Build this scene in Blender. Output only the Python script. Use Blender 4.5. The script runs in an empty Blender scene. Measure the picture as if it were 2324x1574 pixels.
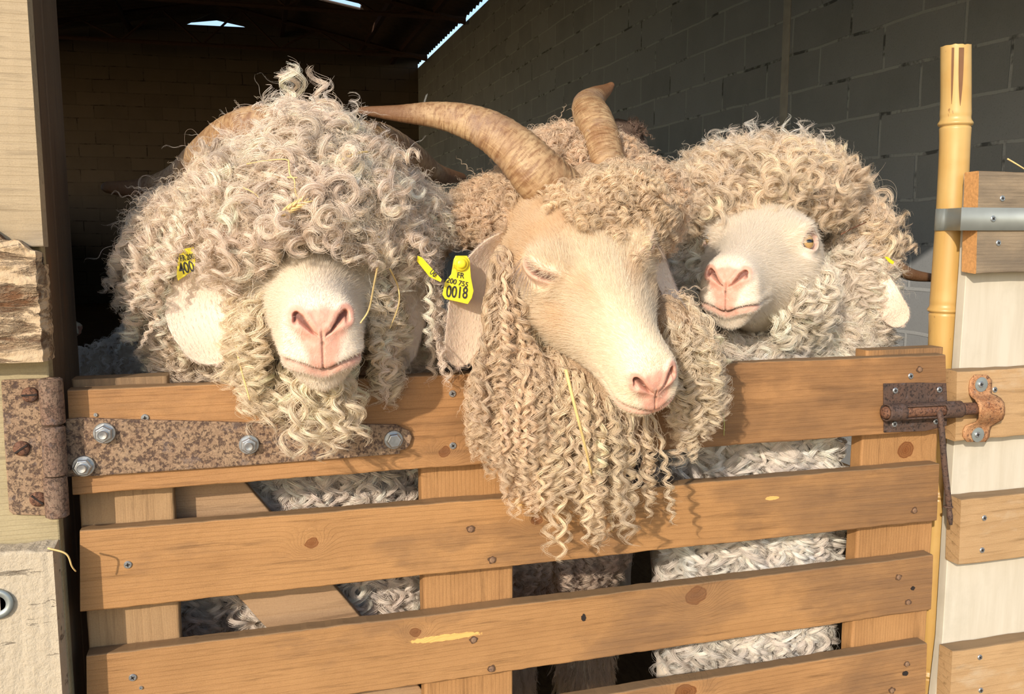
import bpy, bmesh, math, random
import numpy as np
from mathutils import Vector, Matrix, noise as mnoise
from mathutils.bvhtree import BVHTree

# ------------------------------------------------------------------ camera
scene = bpy.context.scene
IMG_W, IMG_H, FPX = 2324.0, 1574.0, 2046.0
CAM = Vector((0.1964, -1.0587, 1.1743))
YAW, PITCH = math.radians(16.04), math.radians(7.41)
FWD = Vector((math.sin(YAW)*math.cos(PITCH), math.cos(YAW)*math.cos(PITCH), -math.sin(PITCH)))
RGT = Vector((math.cos(YAW), -math.sin(YAW), 0.0))
UPV = RGT.cross(FWD)
cam_data = bpy.data.cameras.new('camera')
cam = bpy.data.objects.new('camera', cam_data)
scene.collection.objects.link(cam)
cam.matrix_world = Matrix(((RGT.x, UPV.x, -FWD.x, CAM.x), (RGT.y, UPV.y, -FWD.y, CAM.y),
                           (RGT.z, UPV.z, -FWD.z, CAM.z), (0, 0, 0, 1)))
cam_data.sensor_width = 36.0
cam_data.lens = 36.0*FPX/IMG_W
cam_data.clip_start = 0.05
cam_data.clip_end = 200
scene.camera = cam

# ------------------------------------------------------------------ light
SUN_DIR = Vector((0.84, 1.0, -0.56)).normalized()       # the way the light travels
sl = bpy.data.lights.new('sun', 'SUN')
sl.energy = 4.0
sl.color = (1.0, 0.87, 0.72)
sl.angle = math.radians(0.6)
so = bpy.data.objects.new('sun', sl)
scene.collection.objects.link(so)
so.rotation_euler = SUN_DIR.to_track_quat('-Z', 'Y').to_euler()
so.location = (-3, -4, 4)
world = bpy.data.worlds.new('sky')
scene.world = world
world.use_nodes = True
wn = world.node_tree
wn.nodes.clear()
w_out = wn.nodes.new('ShaderNodeOutputWorld')
w_bg = wn.nodes.new('ShaderNodeBackground')
w_sky = wn.nodes.new('ShaderNodeTexSky')
w_sky.sky_type = 'NISHITA'
w_sky.sun_disc = False
w_sky.sun_elevation = math.radians(24)
w_sky.sun_rotation = math.radians(220)
w_sky.air_density = 1.0
w_sky.dust_density = 1.2
w_bg.inputs['Strength'].default_value = 0.21
wn.links.new(w_sky.outputs[0], w_bg.inputs[0])
wn.links.new(w_bg.outputs[0], w_out.inputs[0])
scene.view_settings.view_transform = 'Standard'
scene.view_settings.look = 'None'
scene.view_settings.gamma = 1.0
scene.view_settings.use_curve_mapping = False
scene.view_settings.exposure = 0.06
scene.cycles.use_denoising = True
scene.cycles.max_bounces = 6
scene.cycles.diffuse_bounces = 4
scene.cycles.glossy_bounces = 2
scene.cycles.adaptive_threshold = 0.02
scene.cycles.transparent_max_bounces = 4

# ------------------------------------------------------------------ helpers
RNG = np.random.default_rng(7)
random.seed(7)
COL = scene.collection


def ray(u, v):
    return FWD + RGT*((u-IMG_W/2)/FPX) - UPV*((v-IMG_H/2)/FPX)


def at(u, v, Y):
    """where the line of sight through a photo pixel meets the vertical plane y = Y"""
    r = ray(u, v)
    return CAM + r*((Y-CAM.y)/r.y)


def px(u, v):
    """x, z on the gate's front plane"""
    p = at(u, v, 0.0)
    return p.x, p.z


def origin_of(o):
    """world position of an object's origin (nothing here is rotated or scaled)"""
    p = Vector((0, 0, 0))
    while o is not None:
        p = p+o.location
        o = o.parent
    return p


def mesh_obj(name, verts, faces, mat=None, parent=None, smooth=False):
    me = bpy.data.meshes.new(name)
    me.from_pydata([tuple(v) for v in verts], [], faces)
    me.update()
    if smooth:
        me.polygons.foreach_set('use_smooth', [True]*len(me.polygons))
    o = bpy.data.objects.new(name, me)
    COL.objects.link(o)
    if mat is not None:
        me.materials.append(mat)
    if parent is not None:
        o.parent = parent
        o.matrix_parent_inverse = Matrix.Identity(4)
        o.location = -origin_of(parent)
    return o


def bm_obj(name, bm, mat=None, parent=None, smooth=False):
    bmesh.ops.recalc_face_normals(bm, faces=bm.faces[:])
    me = bpy.data.meshes.new(name)
    bm.to_mesh(me)
    bm.free()
    if smooth:
        me.polygons.foreach_set('use_smooth', [True]*len(me.polygons))
    o = bpy.data.objects.new(name, me)
    COL.objects.link(o)
    if mat is not None:
        me.materials.append(mat)
    if parent is not None:
        o.parent = parent
        o.location = -origin_of(parent)
    return o


def empty(name, loc=(0, 0, 0)):
    o = bpy.data.objects.new(name, None)
    COL.objects.link(o)
    o.empty_display_size = 0.05
    o.location = loc
    return o


def tag(o, label=None, cat=None, group=None, kind=None):
    if label:
        o['label'] = label
    if cat:
        o['category'] = cat
    if group:
        o['group'] = group
    if kind:
        o['kind'] = kind
    return o


def bevel(o, w=0.002, seg=2):
    m = o.modifiers.new('bevel', 'BEVEL')
    m.width = w
    m.segments = seg
    m.limit_method = 'ANGLE'
    m.angle_limit = math.radians(35)
    return o


def sn(x, y, z):
    return mnoise.noise(Vector((x, y, z)))


def plank(name, corners, y0, y1, mat, parent=None, bev=0.002, rough=0.0007, n=60, vertical=False, seed=0.0):
    """sawn board; corners = (x, z) of the front face: left-bottom, left-top, right-bottom, right-top"""
    lb, lt, rb, rt = corners
    prof = []                                   # (s across the width 0..1, q through the thickness 0..1, offsets)
    k = 4
    m = 6
    ring = []
    for (cs, cq, a0) in ((0, 0, 180), (1, 0, 270), (1, 1, 0), (0, 1, 90)):
        for i in range(k):
            a = math.radians(a0 + 90*i/(k-1))
            ring.append((cs, cq, math.cos(a), math.sin(a)))
        if (cs, cq) in ((0, 0), (1, 1)):
            for i in range(1, m):
                s = i/m
                if cs == 1:
                    s = 1-s
                ring.append((s, cq, 0, -1 if cq == 0 else 1))
    R = len(ring)
    verts, faces = [], []
    for i in range(n+1):
        t = i/n
        if vertical:
            e0 = (lb[0]+(lt[0]-lb[0])*t, lb[1]+(lt[1]-lb[1])*t)
            e1 = (rb[0]+(rt[0]-rb[0])*t, rb[1]+(rt[1]-rb[1])*t)
        else:
            e0 = (lb[0]+(rb[0]-lb[0])*t, lb[1]+(rb[1]-lb[1])*t)
            e1 = (lt[0]+(rt[0]-lt[0])*t, lt[1]+(rt[1]-lt[1])*t)
        dx, dz = e1[0]-e0[0], e1[1]-e0[1]
        L = math.hypot(dx, dz)
        ux, uz = dx/L, dz/L
        for (s, q, a, b) in ring:
            # corner arcs are inset by bev
            so_ = s*L
            qo = y0+(y1-y0)*q
            if abs(a) > 1e-9 or s in (0, 1):
                so_ = (bev if s == 0 else L-bev) + a*bev
            if b != 0 or q in (0, 1):
                qo = ((y0+bev) if q == 0 else (y1-bev)) + b*bev
            x = e0[0]+ux*so_
            z = e0[1]+uz*so_
            j = rough*(sn(x*40+seed, z*40, q*3)+0.6*sn(x*160+seed, z*160, q*5+s*7))
            jj = rough*1.5*sn(x*9+seed, s*3.3, q*2+seed)
            verts.append((x+ux*(j+jj), qo+j*0.5, z+uz*(j+jj)))
    for i in range(n):
        for r in range(R):
            a, b = i*R+r, i*R+(r+1) % R
            faces.append((a, b, b+R, a+R))
    faces.append(tuple(range(R-1, -1, -1)))
    faces.append(tuple(n*R+r for r in range(R)))
    me_o = mesh_obj(name, verts, faces, mat, parent)
    bm = bmesh.new()
    bm.from_mesh(me_o.data)
    bmesh.ops.recalc_face_normals(bm, faces=bm.faces[:])
    bm.to_mesh(me_o.data)
    bm.free()
    return me_o


def box_bm(bm, x0, x1, y0, y1, z0, z1):
    r = bmesh.ops.create_cube(bm, size=1.0)
    for v in r['verts']:
        v.co = Vector((x0+(v.co.x+.5)*(x1-x0), y0+(v.co.y+.5)*(y1-y0), z0+(v.co.z+.5)*(z1-z0)))
    return r['verts']


def boxo(name, x0, x1, y0, y1, z0, z1, mat, parent=None, bev=0.0):
    bm = bmesh.new()
    box_bm(bm, x0, x1, y0, y1, z0, z1)
    o = bm_obj(name, bm, mat, parent)
    if bev:
        bevel(o, bev)
    return o


def frame_from(axis, up=Vector((0, 0, 1))):
    a = Vector(axis).normalized()
    if abs(a.dot(up)) > 0.98:
        up = Vector((1, 0, 0))
    s = up.cross(a).normalized()
    return s, a.cross(s).normalized(), a


def lathe_bm(bm, origin, axis, prof, seg=32, up=Vector((0, 0, 1)), rot=0.0):
    """prof: list of (radius, distance along axis); closes both ends"""
    s, t, a = frame_from(axis, up)
    rings = []
    for r, d in prof:
        rings.append([bm.verts.new(Vector(origin)+a*d+s*(r*math.cos(rot+2*math.pi*i/seg))+t*(r*math.sin(rot+2*math.pi*i/seg))) for i in range(seg)])
    for A, B in zip(rings, rings[1:]):
        for i in range(seg):
            bm.faces.new((A[i], A[(i+1) % seg], B[(i+1) % seg], B[i]))
    bm.faces.new(rings[0][::-1])
    bm.faces.new(rings[-1])


def tube_bm(bm, pts, radii, seg=12, cap=True):
    pts = [Vector(p) for p in pts]
    n = len(pts)
    rings = []
    up = None
    for i in range(n):
        d = (pts[min(i+1, n-1)]-pts[max(i-1, 0)]).normalized()
        if up is None:
            s, t, _ = frame_from(d)
        else:
            s = (up - d*up.dot(d)).normalized()
            t = d.cross(s)
        up = s
        r = radii[i] if hasattr(radii, '__len__') else radii
        rings.append([bm.verts.new(pts[i]+s*(r*math.cos(2*math.pi*k/seg))+t*(r*math.sin(2*math.pi*k/seg))) for k in range(seg)])
    for A, B in zip(rings, rings[1:]):
        for i in range(seg):
            bm.faces.new((A[i], A[(i+1) % seg], B[(i+1) % seg], B[i]))
    if cap:
        bm.faces.new(rings[0][::-1])
        bm.faces.new(rings[-1])


def spline(pts, n):
    """Catmull-Rom through the control points (numpy rows of any width)"""
    P = np.array(pts, float)
    P = np.vstack([2*P[0]-P[1], P, 2*P[-1]-P[-2]])
    m = len(P)-3
    out = []
    for t in np.linspace(0, m-1e-9, n):
        i = int(t)
        f = t-i
        a, b, c, d = P[i], P[i+1], P[i+2], P[i+3]
        out.append(0.5*((2*b)+(c-a)*f+(2*a-5*b+4*c-d)*f*f+(3*b-a-3*c+d)*f**3))
    return np.array(out)


# ------------------------------------------------------------------ materials
class NT:
    """short-hand around one material's node tree"""
    def __init__(self, name):
        self.m = bpy.data.materials.new(name)
        self.m.use_nodes = True
        self.t = self.m.node_tree
        self.t.nodes.clear()
        self.out = self.t.nodes.new('ShaderNodeOutputMaterial')
        self.b = self.t.nodes.new('ShaderNodeBsdfPrincipled')
        self.t.links.new(self.b.outputs[0], self.out.inputs[0])

    def n(self, typ, ins=None, **kw):
        nd = self.t.nodes.new('ShaderNode'+typ)
        for k, v in kw.items():
            setattr(nd, k, v)
        for k, v in (ins or {}).items():
            self.set(nd.inputs[k], v)
        return nd

    def set(self, sock, v):
        if isinstance(v, bpy.types.NodeSocket):
            self.t.links.new(v, sock)
        elif isinstance(v, bpy.types.Node):
            self.t.links.new(v.outputs[0], sock)
        else:
            if hasattr(sock.default_value, '__len__') and not hasattr(v, '__len__'):
                v = (v, v, v)
            if sock.type == 'RGBA' and len(v) == 3:
                v = (*v, 1)
            sock.default_value = v

    def coord(self, scale=(1, 1, 1), rot=(0, 0, 0), loc=(0, 0, 0), kind='Object'):
        tc = self.n('TexCoord')
        mp = self.n('Mapping', {'Scale': scale, 'Rotation': rot, 'Location': loc})
        self.t.links.new(tc.outputs[kind], mp.inputs['Vector'])
        return mp.outputs[0]

    def noise(self, vec, scale, detail=4, rough=.55, dist=0.0):
        return self.n('TexNoise', {'Vector': vec, 'Scale': scale, 'Detail': detail, 'Roughness': rough, 'Distortion': dist}).outputs[0]

    def ramp(self, fac, stops, interp='LINEAR'):
        r = self.n('ValToRGB', {'Fac': fac})
        r.color_ramp.interpolation = interp
        e = r.color_ramp.elements
        while len(e) < len(stops):
            e.new(0.5)
        for el, (p, c) in zip(e, stops):
            el.position = p
            el.color = (*c, 1) if hasattr(c, '__len__') else (c, c, c, 1)
        return r.outputs[0]

    def mix(self, fac, a, b, mode='MIX'):
        m = self.n('MixRGB', {'Fac': fac, 'Color1': a, 'Color2': b}, blend_type=mode)
        return m.outputs[0]

    def math(self, op, a, b=0.0, c=None, clamp=False):
        m = self.n('Math', operation=op, use_clamp=clamp)
        self.set(m.inputs[0], a)
        self.set(m.inputs[1], b)
        if c is not None:
            self.set(m.inputs[2], c)
        return m.outputs[0]

    def bump(self, h, strength=.4, dist=.002, prev=None):
        b = self.n('Bump', {'Height': h, 'Strength': strength, 'Distance': dist})
        if prev is not None:
            self.set(b.inputs['Normal'], prev)
        return b.outputs[0]

    def done(self, col, rough=.6, metal=0.0, normal=None, spec=.4):
        self.set(self.b.inputs['Base Color'], col)
        self.set(self.b.inputs['Roughness'], rough)
        self.set(self.b.inputs['Metallic'], metal)
        self.set(self.b.inputs['Specular IOR Level'], spec)
        if normal is not None:
            self.set(self.b.inputs['Normal'], normal)
        return self.m


def wood(name, light, dark, axis='X', ring=34.0, stain=None, stain_lo=.5, knots=(), fine=1.0, seed=0.0,
         stain_x=None, bumpy=.5, streaks=()):
    """sawn softwood: grain lines along one axis, oval knots, blotchy stains with their own shapes"""
    q = NT(name)
    sc = {'X': (.06, 1, 1), 'Z': (1, 1, .06), 'Y': (1, .06, 1)}[axis]
    base = q.coord(sc, loc=(seed, seed*.37, seed*.71))
    full = q.coord((1, 1, 1))
    vec = base
    knot_fac = None
    for (kx, kz, kr) in knots:
        d = q.n('VectorMath', operation='SUBTRACT')
        q.t.links.new(full, d.inputs[0])
        d.inputs[1].default_value = (kx, 0, kz)
        wn_ = q.n('TexNoise', {'Vector': full, 'Scale': .35/kr, 'Detail': 4.0})
        e = q.n('VectorMath', operation='MULTIPLY')
        wo = q.n('VectorMath', operation='MULTIPLY_ADD')
        q.t.links.new(wn_.outputs['Color'], wo.inputs[0])
        wo.inputs[1].default_value = (kr*1.5, 0, kr*1.5)
        q.t.links.new(d.outputs[0], wo.inputs[2])
        wo2 = q.n('VectorMath', operation='SUBTRACT')
        q.t.links.new(wo.outputs[0], wo2.inputs[0])
        wo2.inputs[1].default_value = (kr*.75, 0, kr*.75)
        q.t.links.new(wo2.outputs[0], e.inputs[0])
        e.inputs[1].default_value = (1/kr/1.25, 0, 1/kr)
        ln = q.n('VectorMath', operation='LENGTH')
        q.t.links.new(e.outputs[0], ln.inputs[0])
        near = q.math('POWER', 2.718, q.math('MULTIPLY', q.math('MULTIPLY', ln.outputs['Value'], ln.outputs['Value']), -.22))
        knot_fac = (ln.outputs['Value'], near) if knot_fac is None else (
            q.math('MINIMUM', knot_fac[0], ln.outputs['Value']), q.math('MAXIMUM', knot_fac[1], near))
    warp = q.noise(base, 3.2, 3, .5)
    big = q.noise(base, 7.0, 2, .5)
    w_in = q.math('ADD', q.math('MULTIPLY', warp, 1.1), q.math('MULTIPLY', big, .35))
    sep = q.n('SeparateXYZ', {'Vector': full})
    across = sep.outputs[2] if axis == 'X' else sep.outputs[0]
    if knot_fac is not None:
        w_in = q.math('ADD', w_in, q.math('MULTIPLY', knot_fac[1], .45))
    ph = q.math('ADD', q.math('MULTIPLY', across, ring*1.1), q.math('MULTIPLY', w_in, 4.2))
    saw = q.math('FRACT', q.math('MULTIPLY', ph, 4.0))
    line = q.ramp(saw, ((0.0, 0.0), (.55, .12), (.86, .75), (.93, 1.0), (1.0, 0.0)))
    fib = q.noise(q.coord(tuple(c*1.0 for c in sc), loc=(seed, 3, 1)), 620*fine, 4, .65)
    fib2 = q.noise(q.coord(sc, loc=(2+seed, 3, 1)), 110, 5, .65)
    soft = q.noise(q.coord(sc, loc=(seed, 5, 1)), 26, 4, .6)
    col = q.mix(q.ramp(soft, ((.32, 0.0), (.70, .55))), light, dark)
    lf = q.math('MULTIPLY', line, q.ramp(soft, ((.30, .12), (.65, .75))))
    col = q.mix(q.math('MULTIPLY', lf, .75), col, tuple(c*.85 for c in dark))
    col = q.mix(q.ramp(fib, ((.35, 0.0), (.75, .55))), col, dark)
    speck = q.noise(full, 700, 3, .7)
    col = q.mix(q.ramp(speck, ((.50, 0.0), (.68, .35))), col, tuple(c*.62 for c in dark))
    col = q.mix(q.ramp(speck, ((.30, .25), (.42, 0.0))), col, tuple(min(1, c*1.3) for c in light))
    tone = q.noise(full, 6.0, 3, .6)
    col = q.mix(q.ramp(tone, ((.35, 0.0), (.7, .35))), col, tuple(min(1, c*1.25) for c in light))
    pitch_pocket = q.ramp(fib2, ((.55, 0.0), (.70, .75)))
    col = q.mix(pitch_pocket, col, tuple(c*.6 for c in dark))
    if knot_fac is not None:
        kn = q.ramp(knot_fac[0], ((0.0, 1.0), (.75, .8), (1.0, .95), (1.12, 0.0)))
        krings = q.math('FRACT', q.math('MULTIPLY', knot_fac[0], 4.3))
        kc = q.mix(krings, (dark[0]*.85, dark[1]*.62, dark[2]*.45), (dark[0]*.5, dark[1]*.33, dark[2]*.25))
        col = q.mix(kn, col, kc)
    if stain is not None:
        s1 = q.noise(q.coord((.55, 1, 1.2) if axis == 'X' else (1.2, 1, .55), loc=(seed*3, 1, 0)), 9.0, 5, .62)
        if stain_x is not None:                       # weathered towards one end, where the board has lain wet
            xr = q.n('MapRange', {'Value': sep.outputs[0] if axis == 'X' else sep.outputs[2], 'From Min': stain_x[0], 'From Max': stain_x[1], 'To Min': -.14, 'To Max': .16})
            s1 = q.math('ADD', s1, xr.outputs[0])
        sf = q.ramp(s1, ((stain_lo-.06, 0.0), (stain_lo+.02, .5), (stain_lo+.16, .9)))
        grit = q.noise(q.coord(sc, loc=(seed, 9, 1)), 90, 4, .7)
        col = q.mix(q.math('MULTIPLY', sf, q.ramp(grit, ((.2, .35), (.7, 1.0)))), col, stain)
    for (sx0, sx1, sz, hw, c) in streaks:             # scuffs where a splinter has come away
        xm = q.math('DIVIDE', q.math('SUBTRACT', sep.outputs[0], (sx0+sx1)/2), (sx1-sx0)/2)
        zm = q.math('DIVIDE', q.math('SUBTRACT', sep.outputs[2], sz), hw)
        rr = q.math('ADD', q.math('MULTIPLY', xm, xm), q.math('MULTIPLY', zm, zm))
        rr = q.math('ADD', rr, q.math('MULTIPLY', q.math('SUBTRACT', q.noise(full, 150, 3, .6), .5), 1.6))
        col = q.mix(q.ramp(rr, ((.75, .85), (1.05, 0.0))), col, c)
    # dust lying on the upward edges
    geo = q.n('NewGeometry')
    gz = q.n('SeparateXYZ', {'Vector': geo.outputs['True Normal']})
    up_ = q.ramp(q.math('ADD', gz.outputs[2], q.math('MULTIPLY', q.noise(full, 60, 4, .7), .3)), ((.55, 0.0), (.85, .75)))
    col = q.mix(up_, col, (.20, .135, .075))
    h = q.math('ADD', q.math('MULTIPLY', line, -.4), q.math('ADD', q.math('MULTIPLY', fib, -.7), q.math('MULTIPLY', speck, .4)))
    nrm = q.bump(h, bumpy, .0012)
    return q.done(col, .62, 0, nrm, .3)


def plain(name, col, rough=.5, metal=0.0, var=.15, scale=60, bump=.2, spec=.4):
    q = NT(name)
    v = q.coord()
    n1 = q.noise(v, scale, 4, .6)
    c = q.mix(n1, tuple(min(1, x*(1+var)) for x in col), tuple(x*(1-var*1.6) for x in col))
    return q.done(c, rough, metal, q.bump(n1, bump, .0008), spec)


def rust_mat(name, a, b, dark, scale=210, spots=.5):
    q = NT(name)
    v = q.coord()
    n1 = q.noise(v, scale*.12, 6, .7)
    n2 = q.noise(v, scale, 5, .68, .25)
    n3 = q.noise(v, scale*2.2, 3, .7)
    n4 = q.noise(v, scale*.22, 5, .7)
    base = q.mix(q.ramp(n1, ((.38, 0.0), (.62, 1.0))), a, b)
    base = q.mix(q.ramp(n3, ((.45, 0.0), (.62, .6))), base, tuple(min(1, x*1.45) for x in a))
    pit = q.ramp(n2, ((spots-.02, 0.0), (spots+.03, .7), (spots+.12, 1.0)))
    col = q.mix(q.math('MULTIPLY', pit, .9), base, dark)
    col = q.mix(q.ramp(n4, ((.56, 0.0), (.66, .55))), col, (.13, .105, .105))
    h = q.math('SUBTRACT', q.math('MULTIPLY', n3, .6), pit)
    return q.done(col, .72, .1, q.bump(h, .6, .0012), .35)


def block_mat(name, face, joint, bw=.5, bh=.2, uv=('Y', 'Z'), off=(0, 0), offset=.5):
    q = NT(name)
    tc = q.n('TexCoord')
    sp = q.n('SeparateXYZ', {'Vector': tc.outputs['Object']})
    ix = {'X': 0, 'Y': 1, 'Z': 2}
    wob = q.n('TexNoise', {'Vector': tc.outputs['Object'], 'Scale': 2.3, 'Detail': 3})
    wv = q.math('MULTIPLY', q.math('SUBTRACT', wob.outputs[0], .5), .03)
    a = q.math('ADD', q.math('ADD', sp.outputs[ix[uv[0]]], off[0]), wv)
    b = q.math('ADD', q.math('ADD', sp.outputs[ix[uv[1]]], off[1]), wv)
    cv = q.n('CombineXYZ', {0: a, 1: b, 2: 0.0})
    br = q.n('TexBrick', {'Vector': cv.outputs[0], 'Scale': 1.0, 'Mortar Size': .009, 'Mortar Smooth': .35, 'Bias': 0.0,
                          'Brick Width': bw, 'Row Height': bh, 'Color1': face, 'Color2': tuple(x*.8 for x in face), 'Mortar': joint})
    br.offset = offset
    v = q.coord()
    n1 = q.noise(v, 3.0, 5, .65)
    n2 = q.noise(v, 120, 4, .7)
    col = q.mix(q.ramp(n1, ((.3, .0), (.75, .4))), br.outputs['Color'], tuple(min(1, x*1.3) for x in face))
    col = q.mix(q.ramp(n2, ((.55, 0.0), (.72, .45))), col, tuple(x*.5 for x in face))
    # joints that have lost their mortar in places
    gone = q.math('MULTIPLY', br.outputs['Fac'], q.ramp(q.noise(v, 5.0, 4, .7), ((.52, 0.0), (.62, .9))))
    col = q.mix(gone, col, tuple(x*.25 for x in face))
    h = q.math('ADD', q.math('MULTIPLY', n2, .5), q.math('MULTIPLY', br.outputs['Fac'], .8))
    return q.done(col, .95, 0, q.bump(h, .5, .006), .15)


M = {}
M['pine_top'] = wood('pine_top', (.40, .215, .088), (.25, .12, .045), seed=1.3, stain=(.15, .08, .038), stain_lo=.51, stain_x=(.0, 1.25), knots=((.415, .905, .006),))
M['pine_upright'] = wood('pine_upright', (.40, .22, .09), (.26, .13, .05), axis='Z', seed=4.1, ring=45, stain=(.13, .085, .05), stain_lo=.62, stain_x=(.90, 1.03), knots=((1.107, .855, .013),))
M['stain_dark'] = plain('rust_stained_wood', (.10, .055, .03), .9, 0, .3, 300, .3)
M['pine_post_left'] = wood('pine_post_left', (.38, .25, .13), (.29, .175, .085), axis='Z', seed=7.3, ring=20, stain=(.12, .08, .05), stain_lo=.60, stain_x=(.93, 1.0))
M['pine_brace'] = wood('pine_brace', (.38, .25, .14), (.29, .175, .095), seed=6.1, ring=20)
M['black_iron'] = rust_mat('dark_iron', (.075, .05, .04), (.11, .06, .04), (.02, .016, .015), 260, .56)
M['rust_pitted'] = rust_mat('rust_pitted', (.29, .20, .125), (.20, .125, .08), (.055, .032, .028), 210, .53)
M['rust_barrel'] = rust_mat('rust_barrel', (.20, .14, .10), (.15, .085, .06), (.06, .04, .03), 300, .54)  # darker than the strap's rust: the barrel's shading is put into the colour
M['rust_orange'] = rust_mat('rust_orange', (.42, .24, .12), (.28, .11, .045), (.08, .04, .03), 240, .58)
M['rust_screw'] = rust_mat('rust_screw', (.17, .085, .05), (.12, .055, .035), (.04, .02, .015), 300, .55)
M['nail'] = rust_mat('nail_rust', (.24, .15, .09), (.18, .10, .06), (.08, .05, .04), 400, .6)
M['zinc'] = plain('zinc', (.50, .53, .56), .32, .85, .2, 300, .15)
M['galvanised'] = plain('galvanised_strap', (.36, .40, .39), .45, .6, .12, 40, .08)
M['dark_hole'] = plain('scorched_knot', (.02, .014, .012), .8, 0, .3)
M['ply_pale'] = wood('ply_pale', (.42, .335, .215), (.31, .235, .14), axis='X', seed=9, ring=22, stain=(.28, .24, .19), stain_lo=.56)
M['post_pale'] = wood('post_pale', (.38, .32, .19), (.28, .23, .135), axis='X', seed=12, ring=40, stain=(.2, .19, .13), stain_lo=.66)
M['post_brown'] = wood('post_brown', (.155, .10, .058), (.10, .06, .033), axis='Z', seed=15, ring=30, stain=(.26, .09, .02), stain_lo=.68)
M['panel_grey'] = wood('panel_grey', (.30, .235, .155), (.17, .13, .09), seed=18, ring=50, stain=(.11, .09, .07), stain_lo=.50)
M['panel_tan'] = wood('panel_tan', (.46, .305, .16), (.33, .20, .09), seed=21, ring=16, stain=(.52, .44, .32), stain_lo=.60)
M['panel_end'] = plain('sawn_end_grain', (.58, .30, .11), .8, 0, .35, 240, .8)


def painted_ply():
    q = NT('whitewashed_plywood')
    v = q.coord((1, 1, .1))
    f = q.coord()
    n1 = q.noise(v, 60, 4, .6)
    n2 = q.noise(f, 14, 5, .7)
    col = q.mix(q.ramp(n1, ((.35, 0.0), (.72, .5))), (.56, .52, .43), (.42, .37, .28))
    col = q.mix(q.ramp(n2, ((.5, 0.0), (.75, .5))), col, (.42, .39, .31))
    chip = q.ramp(q.noise(q.coord((1, 1, .5), loc=(3, 0, 2)), 22, 6, .75), ((.70, 0.0), (.73, .9)))
    col = q.mix(chip, col, (.33, .20, .10))
    return q.done(col, .7, 0, q.bump(n1, .35, .001), .25)


def bamboo_mat():
    q = NT('bamboo')
    v = q.coord((1, 1, .05))
    f = q.coord()
    n1 = q.noise(v, 90, 4, .6)
    n2 = q.noise(f, 10, 4, .6)
    col = q.mix(n1, (.54, .35, .115), (.40, .235, .07))
    col = q.mix(q.ramp(n2, ((.45, 0.0), (.75, .6))), col, (.58, .42, .18))
    spk = q.ramp(q.noise(q.coord((1, 1, .35)), 190, 3, .6), ((.70, 0.0), (.74, .8)))
    col = q.mix(spk, col, (.24, .12, .05))
    return q.done(col, .38, 0, q.bump(n1, .15, .001), .5)


def rotten_mat(name='rotten_wood', a=(.60, .48, .33), b=(.42, .29, .17), cr=.36):
    q = NT(name)
    f = q.coord()
    n1 = q.noise(q.coord((.35, 1, 1.6)), 38, 6, .7, .5)
    n2 = q.noise(f, 110, 5, .7)
    crk = q.ramp(n1, ((cr, 1.0), (cr+.07, .6), (cr+.16, 0.0)))
    col = q.mix(n2, a, b)
    col = q.mix(crk, col, (.16, .08, .04))
    h = q.math('SUBTRACT', n2, q.math('MULTIPLY', crk, 2.2))
    return q.done(col, .85, 0, q.bump(h, .9, .003), .2)


M['painted_ply'] = painted_ply()
M['bamboo'] = bamboo_mat()
M['rotten'] = rotten_mat()
M['crumbly'] = rotten_mat('crumbling_board', (.52, .46, .36), (.42, .35, .25), .25)
M['block_right'] = block_mat('grey_blockwork', (.27, .285, .295), (.36, .375, .38), uv=('Y', 'Z'), off=(.13, .09))
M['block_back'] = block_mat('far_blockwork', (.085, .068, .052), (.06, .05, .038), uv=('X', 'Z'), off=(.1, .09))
M['mortar'] = plain('mortar_smear', (.40, .385, .35), .95, 0, .25, 16, .6)
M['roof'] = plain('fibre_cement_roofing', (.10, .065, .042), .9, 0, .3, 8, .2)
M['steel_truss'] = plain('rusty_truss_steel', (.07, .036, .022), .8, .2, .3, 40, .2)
M['ground'] = plain('packed_earth', (.32, .25, .17), .95, 0, .3, 5, .5)


def straw_floor():
    q = NT('straw_litter')
    n1 = q.noise(q.coord((1, .25, 1), rot=(0, 0, .6)), 60, 5, .7, 1.0)
    n2 = q.noise(q.coord(), 3, 4, .6)
    col = q.mix(q.ramp(n1, ((.35, 0.0), (.7, 1.0))), (.11, .065, .03), (.24, .16, .075))
    col = q.mix(n2, col, (.09, .055, .03))
    return q.done(col, .95, 0, q.bump(n1, .8, .01), .1)


M['straw_floor'] = straw_floor()

# ------------------------------------------------------------------ the barn
WX, WY, LX = 3.05, 14.7, -3.85            # right wall, far wall, left wall
EAVE, RIDGE, RIDGE_X = 3.93, 4.60, -0.22
FACE_Y = 0.16                             # inner side of the front wall


def struct(o):
    o['kind'] = 'structure'
    return o


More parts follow.
